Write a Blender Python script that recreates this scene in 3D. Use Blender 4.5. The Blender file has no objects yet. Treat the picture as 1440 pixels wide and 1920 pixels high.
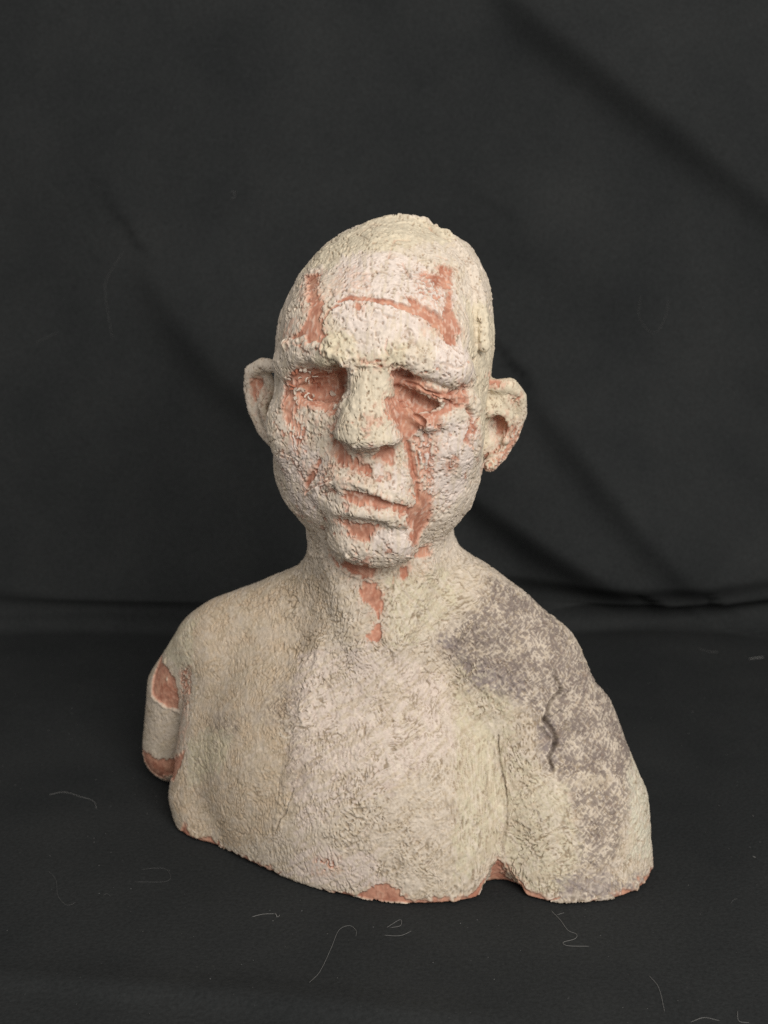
import bpy, math, random, colorsys
import numpy as np
from mathutils import Vector
S = bpy.context.scene
# ---------------------------------------------------------------- camera
cam = bpy.data.cameras.new('camera'); cam_ob = bpy.data.objects.new('camera', cam)
S.collection.objects.link(cam_ob); S.camera = cam_ob
cam.sensor_fit = 'VERTICAL'; cam.sensor_height = 36; cam.lens = 43.125
cam.clip_start = 0.01; cam.clip_end = 50
cam_ob.location = (0, -0.58, 0.31); cam_ob.rotation_euler = (math.radians(77), 0, 0)
cam.dof.use_dof = True; cam.dof.focus_distance = 0.545; cam.dof.aperture_fstop = 11
# ---------------------------------------------------------------- light: one big soft window from the front right, dim room
W = bpy.data.worlds.new('World'); S.world = W; W.use_nodes = True
W.node_tree.nodes['Background'].inputs['Color'].default_value = (1.0, 0.97, 0.94, 1)
W.node_tree.nodes['Background'].inputs['Strength'].default_value = 0.38
def area(name, loc, aim, size, power, col):
    l = bpy.data.lights.new(name, 'AREA'); l.shape = 'RECTANGLE'; l.size, l.size_y = size; l.energy = power; l.color = col
    o = bpy.data.objects.new(name, l); S.collection.objects.link(o); o.location = loc
    o.rotation_euler = (Vector(aim) - Vector(loc)).to_track_quat('-Z', 'Y').to_euler(); return o
area('window_light', (0.46, -1.2, 0.84), (0, 0, 0.17), (0.8, 0.8), 20.5, (1.0, 0.965, 0.925))
S.view_settings.view_transform = 'Standard'; S.view_settings.look = 'None'
S.cycles.use_denoising = False; S.cycles.use_adaptive_sampling = False
S.view_settings.exposure = 0; S.view_settings.gamma = 1
# ---------------------------------------------------------------- helpers
def link(o, parent=None):
    S.collection.objects.link(o); o.parent = parent; return o
def empty(name, loc=(0, 0, 0)):
    o = bpy.data.objects.new(name, None); o.location = loc; o.empty_display_size = 0.02; return link(o)
def tag(o, label=None, cat=None, group=None, kind=None):
    for k, v in (('label', label), ('category', cat), ('group', group), ('kind', kind)):
        if v: o[k] = v
    return o
def mesh(name, V, F, mat, parent=None, smooth=True):
    m = bpy.data.meshes.new(name); m.from_pydata(V, [], F)
    if smooth: m.shade_smooth()
    if mat: m.materials.append(mat)
    return link(bpy.data.objects.new(name, m), parent)
class N:
    """tiny node-tree writer"""
    def __init__(s, name):
        s.m = bpy.data.materials.new(name); s.m.use_nodes = True; s.t = s.m.node_tree
        s.b = s.t.nodes['Principled BSDF']
    def __call__(s, kind, **kw):
        n = s.t.nodes.new('ShaderNode' + kind)
        for k, v in kw.items():
            k2 = k.replace('_', ' ')
            if k2 in n.inputs: n.inputs[k2].default_value = v
            elif k in n.inputs: n.inputs[k].default_value = v
            else: setattr(n, k, v)
        return n
    def l(s, a, b): s.t.links.new(a, b)
# ---------- sculpting kit: signed distance field -> quad mesh (units: cm) ----------
def d_ell(p, c, r, M):
    q = (p - c) @ M.T
    k0 = np.sqrt(((q / r) ** 2).sum(1)); k1 = np.sqrt(((q / (r * r)) ** 2).sum(1)) + 1e-6
    return k0 * (k0 - 1) / k1
def d_tube(p, pts, rad):
    best = None
    for a, b, ra, rb in zip(pts[:-1], pts[1:], rad[:-1], rad[1:]):
        ab = b - a; t = np.clip(((p - a) @ ab) / (ab @ ab + 1e-9), 0, 1)
        d = np.sqrt((((p - a) - t[:, None] * ab) ** 2).sum(1)) - (ra + (rb - ra) * t)
        best = d if best is None else np.minimum(best, d)
    return best
def smin(a, b, k):
    h = np.maximum(k - np.abs(a - b), 0) / k
    return np.minimum(a, b) - h * h * k * 0.25
def prim_box(q):
    if q[0] == 'e':
        R = max(q[3]); return q[2] - R, q[2] + R
    P = q[2]; R = max(q[3]); return P.min(0) - R, P.max(0) + R
def field(p, prims):
    """prims: (kind, op, centre/points, radii, matrix, k, tag)"""
    if len(p) > 60000:                       # spatially coherent chunks keep this quick
        return np.concatenate([field(c, prims) for c in np.array_split(p, len(p) // 40000)])
    d = np.full(len(p), 50.0, np.float32)
    for q in prims:
        lo, hi = prim_box(q); m = q[5] + 1.2
        s = np.nonzero(((p > lo - m) & (p < hi + m)).all(1))[0]
        if not len(s): continue
        ps = p[s]
        e = d_ell(ps, q[2], q[3], q[4]) if q[0] == 'e' else d_tube(ps, q[2], q[3])
        if q[1] == 'u': d[s] = smin(d[s], e, q[5])
        else: d[s] = -smin(-d[s], e, q[5])
    return -smin(-d, p[:, 2] - 0.02, 0.25)
def surface_net(prims, lo, hi, h):
    n = [int(np.ceil((b - a) / h)) + 1 for a, b in zip(lo, hi)]
    ax = [lo[i] + h * np.arange(n[i]) for i in range(3)]
    G = np.stack(np.meshgrid(*ax, indexing='ij'), -1).reshape(-1, 3).astype(np.float32)
    D = np.concatenate([field(c, prims) for c in np.array_split(G, 6)]).reshape(n)
    S = D < 0
    c8 = [(i, j, k) for i in (0, 1) for j in (0, 1) for k in (0, 1)]
    def cell(A, o): return A[o[0]:n[0]-1+o[0], o[1]:n[1]-1+o[1], o[2]:n[2]-1+o[2]]
    cnt = sum(cell(S, o).astype(np.int8) for o in c8)
    act = (cnt > 0) & (cnt < 8)
    idx = -np.ones(act.shape, np.int64); I = np.argwhere(act); idx[act] = np.arange(len(I))
    acc = np.zeros((len(I), 3)); num = np.zeros(len(I))
    for a in c8:
        for axn in range(3):
            if a[axn]: continue
            b = list(a); b[axn] = 1
            da = D[I[:,0]+a[0], I[:,1]+a[1], I[:,2]+a[2]]; db = D[I[:,0]+b[0], I[:,1]+b[1], I[:,2]+b[2]]
            x = (da < 0) != (db < 0)
            t = np.where(x, da / np.where(x, da - db, 1), 0)
            pt = np.array(a, float)[None].repeat(len(I), 0); pt[:, axn] += t
            acc += pt * x[:, None]; num += x
    V = (I + acc / num[:, None]) * h + np.array(lo)
    F = []
    for axn in range(3):
        o1, o2 = [(1, 2), (2, 0), (0, 1)][axn]
        sl0 = [slice(None)] * 3; sl1 = [slice(None)] * 3
        sl0[axn] = slice(0, -1); sl1[axn] = slice(1, None)
        A = S[tuple(sl0)]; B = S[tuple(sl1)]
        E = np.argwhere(A != B)
        E = E[(E[:, o1] > 0) & (E[:, o2] > 0) & (E[:, o1] < n[o1]-1) & (E[:, o2] < n[o2]-1)]
        ins = A[E[:, 0], E[:, 1], E[:, 2]]
        q = []
        for s1, s2 in ((-1, -1), (0, -1), (0, 0), (-1, 0)):
            e = E.copy(); e[:, o1] += s1; e[:, o2] += s2
            q.append(idx[e[:, 0], e[:, 1], e[:, 2]])
        q = np.stack(q, 1); q[~ins] = q[~ins][:, ::-1]
        F.append(q)
    return V, np.concatenate(F)
def subdivide(V, F):
    n = len(V); e = np.stack([F, np.roll(F, -1, 1)], -1); es = np.sort(e.reshape(-1, 2), 1)
    key = es[:, 0] * n + es[:, 1]; u, inv = np.unique(key, return_inverse=True)
    mids = (V[u // n] + V[u % n]) / 2; inv = inv.reshape(F.shape) + n
    cen = V[F].mean(1); ci = n + len(u) + np.arange(len(F))
    quads = [np.stack([F[:, i], inv[:, i], ci, inv[:, i - 1]], 1) for i in range(4)]
    return np.concatenate([V, mids, cen]), np.concatenate(quads)
def grad(p, f, e=0.04):
    k = np.array([[1, -1, -1], [-1, -1, 1], [-1, 1, -1], [1, 1, 1]], np.float32)
    g = 0
    for s in k: g = g + s * f((p + s * e).astype(np.float32))[:, None]
    return g / (4 * e)
def project(V, prims, it=2, lim=0.15):
    f = lambda q: field(q, prims)
    for _ in range(it):
        g = grad(V, f); d = f(V.astype(np.float32))
        V = V - np.clip(d / np.maximum((g * g).sum(1), 0.1), -lim, lim)[:, None] * g
    return V
def vnormals(V, F):
    a, b, c, d = (V[F[:, i]] for i in range(4))
    fn = np.cross(c - a, d - b); N = np.zeros_like(V)
    for i in range(4):
        for j in range(3): N[:, j] += np.bincount(F[:, i], fn[:, j], len(V))
    return N / (np.linalg.norm(N, axis=1)[:, None] + 1e-12)
# ---------------------------------------------------------------- noise
def hash3(i, seed):
    h = (i[:, 0].astype(np.uint32) * np.uint32(374761393) + i[:, 1].astype(np.uint32) * np.uint32(668265263)
         + i[:, 2].astype(np.uint32) * np.uint32(2147483647) + np.uint32(seed * 1013904223 & 0xffffffff))
    h = (h ^ (h >> np.uint32(13))) * np.uint32(1274126177); h ^= h >> np.uint32(16)
    h = (h * np.uint32(2246822519)); return h ^ (h >> np.uint32(15))
GR = np.array([[1,1,0],[-1,1,0],[1,-1,0],[-1,-1,0],[1,0,1],[-1,0,1],[1,0,-1],[-1,0,-1],[0,1,1],[0,-1,1],[0,1,-1],[0,-1,-1],[1,1,0],[-1,1,0],[0,-1,1],[0,-1,-1]], np.float32)
def perlin(p, size, seed=0):
    if len(p) > 30000: return np.concatenate([perlin(c, size, seed) for c in np.array_split(p, len(p) // 20000)])
    p = (p / size).astype(np.float32); i0 = np.floor(p); f = p - i0; i0 = i0.astype(np.int32) + 4096
    u = f * f * f * (f * (f * 6 - 15) + 10); r = 0
    for a in (0, 1):
        wa = u[:, 0] if a else 1 - u[:, 0]
        for b in (0, 1):
            wb = wa * (u[:, 1] if b else 1 - u[:, 1])
            for c in (0, 1):
                o = np.array([a, b, c]); g = GR[hash3(i0 + o, seed) & np.uint32(15)]
                r = r + wb * (u[:, 2] if c else 1 - u[:, 2]) * ((f - o) * g).sum(1)
    return r
def fbm(p, size, oct=3, seed=0):
    r = 0; a = 1.0
    for k in range(oct): r = r + a * perlin(p, size / 2 ** k, seed + k * 7); a *= .5
    return r
def sst(a, b, x):
    t = np.clip((x - a) / (b - a), 0, 1); return t * t * (3 - 2 * t)
def poly_sd(q, P):
    """signed distance to a 2-D polygon, negative inside"""
    d = np.full(len(q), 1e9); ins = np.zeros(len(q), bool)
    for a, b in zip(P, np.roll(P, -1, 0)):
        e = b - a; w = q - a; t = np.clip((w @ e) / (e @ e + 1e-12), 0, 1)
        d = np.minimum(d, ((w - t[:, None] * e) ** 2).sum(1))
        c = ((a[1] > q[:, 1]) != (b[1] > q[:, 1])) & (q[:, 0] < (b[0] - a[0]) * (q[:, 1] - a[1]) / (b[1] - a[1] + 1e-12) + a[0])
        ins ^= c
    d = np.sqrt(d); return np.where(ins, -d, d)
def patch(V, Nn, pts, reach=1.0):
    """vertices near a traced outline and their signed distance to it, measured in the outline's own plane"""
    P = np.array(pts, float); c = P.mean(0); u, s, vt = np.linalg.svd(P - c)
    ax = vt[:2]; n = vt[2]
    if n[1] > 0: n = -n
    thick = max(1.2, 2.5 * s[2] / math.sqrt(len(P)) + 1.0)
    lo = P.min(0) - reach - .8; hi = P.max(0) + reach + .8
    m = np.nonzero(((V > lo) & (V < hi)).all(1) & (np.abs((V - c) @ n) < thick) & (Nn @ n > -0.25))[0]
    return m, poly_sd((V[m] - c) @ ax.T, (P - c) @ ax.T)
def near_line(V, pts, reach):
    P = np.array(pts, float); lo = P.min(0) - reach; hi = P.max(0) + reach
    m = np.nonzero(((V > lo) & (V < hi)).all(1))[0]
    return m, d_tube(V[m], P, [0] * len(P)) if len(P) > 1 else np.linalg.norm(V[m] - P[0], axis=1)
ROT = [((0.9272,-0.3746,0.0000),(0.3746,0.9272,0.0000),(0.0000,0.0000,1.0000)),
 ((0.9858,-0.1561,-0.0610),(0.1603,0.9846,0.0696),(0.0492,-0.0784,0.9957)),
 ((0.9432,-0.1735,0.2832),(0.1603,0.9846,0.0696),(-0.2909,-0.0203,0.9565)),
 ((0.9096,-0.1199,-0.3979),(0.1603,0.9846,0.0696),(0.3834,-0.1271,0.9148)),
 ((0.9623,-0.1402,-0.2330),(0.1603,0.9846,0.0696),(0.2197,-0.1043,0.9700)),
 ((0.9447,-0.1325,-0.3001),(0.1603,0.9846,0.0696),(0.2863,-0.1139,0.9514)),
 ((0.7793,-0.0829,-0.6211),(0.1603,0.9846,0.0696),(0.6058,-0.1538,0.7806)),
 ((0.9831,-0.1655,0.0781),(0.1603,0.9846,0.0696),(-0.0884,-0.0559,0.9945)),
 ((0.8655,-0.4941,0.0822),(0.4856,0.8680,0.1040),(-0.1227,-0.0501,0.9912)),
 ((0.9794,-0.1674,0.1128),(0.1603,0.9846,0.0696),(-0.1227,-0.0501,0.9912)),
 ((0.9425,0.2122,-0.2582),(-0.1725,0.9706,0.1681),(0.2863,-0.1139,0.9514))]
CLAY = [
 ('e','u',(-1.60,2.90,2.50),(9.00,7.20,9.60),0,1.00,'torso'),
 ('e','u',(0.70,-1.20,0.30),(6.20,4.60,7.60),0,2.20,'torso'),
 ('t','u',((-8.34,5.00,7.84),(-8.98,3.80,4.32),(-9.57,3.00,1.28),(-9.05,2.00,-0.08)),(2.00,2.00,2.00,1.90),-1,1.50,'torso'),
 ('t','u',((-10.53,5.20,5.60),(-10.66,4.40,3.44),(-10.88,3.60,1.30)),(0.40,0.40,0.40),-1,0.50,'torso'),
 ('t','u',((-2.63,-0.60,10.87),(-3.69,-1.40,6.57),(-5.21,-0.30,0.81)),(0.80,1.00,1.20),-1,1.50,'torso'),
 ('t','u',((-8.06,5.00,9.66),(-3.35,3.50,11.64),(0.00,2.60,12.50),(3.54,2.00,12.25),(7.30,0.80,9.38)),(2.20,2.50,2.90,2.70,2.60),-1,2.20,'torso'),
 ('t','u',((4.99,1.00,10.88),(6.22,0.60,8.31),(6.88,0.00,6.25)),(2.50,3.20,3.00),-1,1.50,'torso'),
 ('t','u',((-9.29,5.80,8.72),(-11.22,7.20,5.76),(-11.95,7.80,1.87)),(2.15,2.10,1.93),-1,0.90,'arm_l'),
 ('t','u',((7.17,0.80,9.24),(8.51,0.20,5.93),(9.32,-1.00,2.35),(9.46,-1.90,-0.70)),(2.55,3.45,4.00,4.05),-1,1.00,'arm_r'),
 ('t','u',((7.45,-0.80,6.88),(7.94,-1.90,3.38),(8.36,-2.60,-0.31)),(2.20,2.90,3.20),-1,0.80,'arm_r'),
 ('t','s',((5.70,-4.60,8.75),(5.42,-5.00,6.52),(5.38,-5.40,4.02),(5.41,-5.70,1.45)),(0.05,0.20,0.30,0.40),-1,0.50,'torso'),
 ('t','s',((5.45,-4.90,1.94),(5.56,-5.10,-0.58)),(0.08,1.50),-1,0.20,'torso'),
 ('t','s',((5.63,-3.20,0.67),(5.74,-3.40,-1.83)),(0.08,1.40),-1,0.20,'torso'),
 ('t','u',((-0.05,2.40,11.70),(-0.22,2.60,17.84)),(3.90,3.60),-1,1.30,'neck'),
 ('t','u',((0.05,0.90,14.68),(0.05,0.40,12.34),(0.00,-0.40,10.10)),(2.20,2.30,2.20),-1,1.80,'neck'),
 ('t','u',((-2.08,-0.20,14.98),(-1.68,-0.90,13.29),(-0.77,-1.80,11.29)),(0.50,0.50,0.45),-1,0.90,'neck'),
 ('t','u',((1.81,-0.60,15.09),(1.29,-1.30,13.42),(0.38,-2.10,11.80)),(0.45,0.45,0.40),-1,0.90,'neck'),
 ('t','s',((-0.49,-3.90,12.29),(0.05,-4.00,12.14)),(0.30,0.30),-1,0.90,'torso'),
 ('e','u',(0.05,1.56,25.32),(5.22,6.20,5.00),1,0.50,'head'),
 ('e','u',(0.56,1.81,27.72),(3.75,5.20,3.82),1,1.30,'head'),
 ('e','u',(3.11,1.41,27.60),(1.50,4.00,2.40),1,1.60,'head'),
 ('e','u',(-2.07,2.25,27.65),(1.40,4.00,2.10),1,1.60,'head'),
 ('e','u',(-0.21,0.43,21.72),(4.95,4.50,6.30),1,1.20,'head'),
 ('e','u',(-3.03,0.95,19.40),(2.00,2.50,2.40),2,1.20,'head'),
 ('e','u',(2.06,-0.06,19.21),(2.30,2.50,2.50),3,1.20,'head'),
 ('e','u',(-0.36,-2.62,26.51),(4.00,2.15,2.35),1,1.00,'head'),
 ('e','u',(-0.52,-3.64,25.51),(1.30,1.00,1.00),1,0.70,'head'),
 ('t','u',((2.00,1.13,31.12),(3.17,0.39,30.40),(4.06,-0.69,29.19),(4.43,-1.64,27.44),(4.55,-2.05,25.79)),(0.25,0.30,0.30,0.28,0.22),-1,0.25,'head'),
 ('t','u',((-0.75,0.78,31.02),(0.62,1.03,31.41),(1.88,1.14,31.32)),(0.20,0.25,0.22),-1,0.40,'head'),
 ('t','u',((-4.61,-1.52,25.00),(-3.33,-3.09,25.65),(-1.87,-4.04,25.65)),(0.40,0.50,0.50),-1,1.00,'head'),
 ('t','u',((0.35,-4.39,25.50),(1.86,-4.42,25.31),(3.53,-3.22,24.57)),(0.50,0.65,0.50),-1,1.00,'head'),
 ('e','u',(2.64,-3.82,25.06),(1.25,0.95,1.00),4,0.50,'head'),
 ('e','s',(-3.11,-3.93,24.04),(1.55,1.35,1.00),1,0.60,'head'),
 ('e','s',(-2.10,-4.52,24.25),(0.72,2.30,1.00),1,0.30,'head'),
 ('e','s',(1.86,-4.71,23.67),(1.75,1.00,0.75),5,0.50,'head'),
 ('e','s',(0.74,-4.88,24.25),(0.60,1.40,0.80),1,0.35,'head'),
 ('t','u',((-3.99,-2.16,24.05),(-3.13,-2.72,24.27),(-2.28,-2.77,24.37)),(0.30,0.35,0.25),-1,0.20,'eye_l'),
 ('t','s',((-3.57,-2.73,23.88),(-2.89,-2.84,23.94),(-2.11,-2.98,24.11)),(0.28,0.62,0.60),-1,0.15,'head'),
 ('t','u',((-4.28,-2.06,23.21),(-3.14,-2.75,23.16),(-2.17,-3.00,23.05)),(0.30,0.38,0.30),-1,0.25,'eye_l'),
 ('t','s',((-2.87,-3.22,23.46),(-2.34,-3.40,23.39)),(0.10,0.14),-1,0.10,'head'),
 ('t','s',((-1.88,-3.98,24.80),(-1.79,-3.93,23.85)),(0.20,0.25),-1,0.20,'head'),
 ('t','u',((0.66,-3.87,24.50),(1.52,-4.30,24.32),(2.59,-4.13,23.83),(3.63,-3.28,23.71)),(0.30,0.36,0.36,0.30),-1,0.15,'eye_r'),
 ('t','u',((0.76,-3.65,24.05),(1.65,-3.98,23.81),(2.61,-3.70,23.39)),(0.25,0.30,0.20),-1,0.15,'eye_r'),
 ('t','u',((0.71,-3.68,23.14),(1.89,-4.04,22.72),(3.10,-3.45,23.11)),(0.35,0.45,0.35),-1,0.25,'eye_r'),
 ('t','u',((2.49,-3.78,23.40),(3.34,-3.42,23.49),(3.85,-3.00,23.53)),(0.28,0.32,0.30),-1,0.12,'eye_r'),
 ('t','s',((0.99,-3.98,23.85),(1.65,-4.01,23.57),(2.47,-3.77,23.35)),(0.28,0.50,0.30),-1,0.12,'eye_r'),
 ('t','s',((0.75,-4.35,24.02),(0.87,-4.35,23.62)),(0.18,0.18),-1,0.12,'head'),
 ('t','s',((0.41,-5.18,25.00),(0.62,-4.89,24.76)),(0.30,0.20),-1,0.15,'head'),
 ('t','s',((1.36,-4.38,23.01),(1.69,-4.41,22.68)),(0.12,0.12),-1,0.10,'head'),
 ('e','u',(-0.56,-4.01,25.03),(0.92,0.95,1.00),1,0.50,'nose'),
 ('e','u',(-0.61,-4.15,24.23),(0.95,1.05,1.00),1,0.40,'nose'),
 ('e','u',(-0.66,-4.17,23.29),(1.12,1.25,1.00),1,0.40,'nose'),
 ('e','u',(-0.71,-4.22,22.58),(1.32,1.40,0.90),1,0.40,'nose'),
 ('e','u',(-0.69,-4.19,22.10),(1.55,1.45,0.66),1,0.35,'nose'),
 ('e','s',(-1.78,-4.78,21.46),(0.52,0.80,0.46),6,0.15,'nose'),
 ('e','s',(0.05,-5.17,21.39),(0.50,0.70,0.36),7,0.15,'nose'),
 ('e','u',(-4.00,-1.10,21.97),(1.50,1.40,1.60),1,1.00,'head'),
 ('e','u',(3.14,-2.26,21.90),(1.40,1.40,1.90),1,1.20,'head'),
 ('e','u',(-0.64,-2.77,19.13),(2.10,1.15,1.90),1,1.10,'head'),
 ('t','u',((-2.91,-2.59,18.97),(-1.93,-3.51,19.74),(-0.72,-3.97,19.81),(0.36,-3.97,19.41),(1.36,-3.36,18.64)),(0.22,0.33,0.36,0.33,0.25),-1,0.40,'mouth'),
 ('t','s',((-1.92,-4.00,19.47),(-1.43,-4.29,19.53),(-0.36,-4.55,19.34),(0.60,-4.37,18.91),(1.40,-3.86,18.35)),(0.10,0.14,0.14,0.15,0.20),-1,0.14,'mouth'),
 ('t','s',((-2.27,-3.64,19.39),(-2.78,-3.23,19.05),(-3.21,-2.70,18.36)),(0.12,0.16,0.10),-1,0.30,'head'),
 ('t','u',((-2.05,-3.20,18.45),(-1.33,-3.67,18.46),(-0.24,-4.00,18.38),(1.07,-3.68,18.11)),(0.24,0.36,0.42,0.35),-1,0.35,'mouth'),
 ('t','s',((-2.24,-3.44,17.95),(-1.33,-3.99,17.89),(-0.29,-4.15,17.78)),(0.12,0.30,0.22),-1,0.35,'head'),
 ('t','s',((-0.19,-3.96,17.78),(-0.10,-3.82,16.99)),(0.18,0.10),-1,0.40,'head'),
 ('t','s',((-0.71,-4.81,20.89),(-0.71,-4.77,20.28)),(0.20,0.20),-1,0.30,'head'),
 ('e','u',(-0.50,-2.31,16.66),(2.10,1.30,1.15),1,0.90,'head'),
 ('e','u',(0.54,-3.11,17.01),(0.80,0.70,0.80),1,0.60,'head'),
 ('t','s',((-2.43,-3.95,21.31),(-3.11,-3.15,20.21),(-3.65,-2.47,19.07)),(0.20,0.20,0.12),-1,0.35,'head'),
 ('t','s',((1.06,-4.62,21.34),(1.48,-4.18,19.80),(1.50,-3.67,18.33),(1.22,-3.46,17.40)),(0.15,0.18,0.28,0.20),-1,0.30,'head'),
 ('t','s',((-2.55,-4.20,27.32),(-1.83,-4.61,27.90),(-0.45,-5.01,28.10),(0.91,-5.16,27.84),(2.17,-4.91,27.19),(3.26,-4.21,26.22)),(0.08,0.16,0.20,0.24,0.24,0.12),-1,0.10,'head'),
 ('t','u',((-5.21,1.97,24.43),(-5.97,2.60,24.46),(-6.59,3.13,24.06),(-6.78,3.43,23.20),(-6.58,3.38,22.07),(-6.14,3.07,21.14),(-5.59,2.50,20.70)),(0.30,0.34,0.34,0.28,0.26,0.26,0.28),-1,0.25,'ear_l'),
 ('e','u',(-5.90,3.13,22.59),(0.75,0.35,1.90),8,0.30,'ear_l'),
 ('t','u',((-5.82,2.59,22.77),(-6.03,2.45,22.42),(-5.74,2.47,21.40)),(0.25,0.22,0.20),-1,0.20,'ear_l'),
 ('e','s',(-6.15,2.56,23.31),(0.30,0.50,0.60),9,0.20,'ear_l'),
 ('t','u',((5.32,0.10,23.72),(6.00,0.30,23.67),(6.50,0.56,23.10),(6.62,0.80,22.32),(6.23,0.95,21.12),(5.72,0.89,20.29),(5.13,0.61,19.81)),(0.33,0.40,0.34,0.28,0.28,0.28,0.32),-1,0.25,'ear_r'),
 ('e','u',(5.70,0.99,21.77),(1.00,0.35,2.00),10,0.30,'ear_r'),
 ('t','u',((5.05,0.23,22.53),(5.48,0.26,22.58),(5.89,0.34,22.00)),(0.32,0.32,0.28),-1,0.20,'ear_r'),
 ('t','u',((5.86,0.27,23.04),(6.15,0.39,21.99),(5.88,0.61,21.04)),(0.25,0.25,0.22),-1,0.15,'ear_r'),
 ('e','u',(5.25,0.66,23.11),(0.80,0.50,0.90),1,0.30,'ear_r'),
 ('e','s',(5.39,0.44,21.59),(0.45,0.60,0.80),4,0.20,'ear_r'),
 ('t','s',((6.23,-0.01,23.20),(6.33,0.24,22.40),(5.97,0.48,21.20)),(0.14,0.14,0.12),-1,0.12,'ear_r')]
PRIMS = [(a, o, np.array(c, np.float32), np.array(r, np.float32), np.array(ROT[m], np.float32) if m >= 0 else None, k, t) for a, o, c, r, m, k, t in CLAY]
HEAD_M = np.array(((0.9858,-0.1561,-0.0610),(0.1603,0.9846,0.0696),(0.0492,-0.0784,0.9957))); HEAD_C = np.array((-0.05,0.80,23.35))
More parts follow.
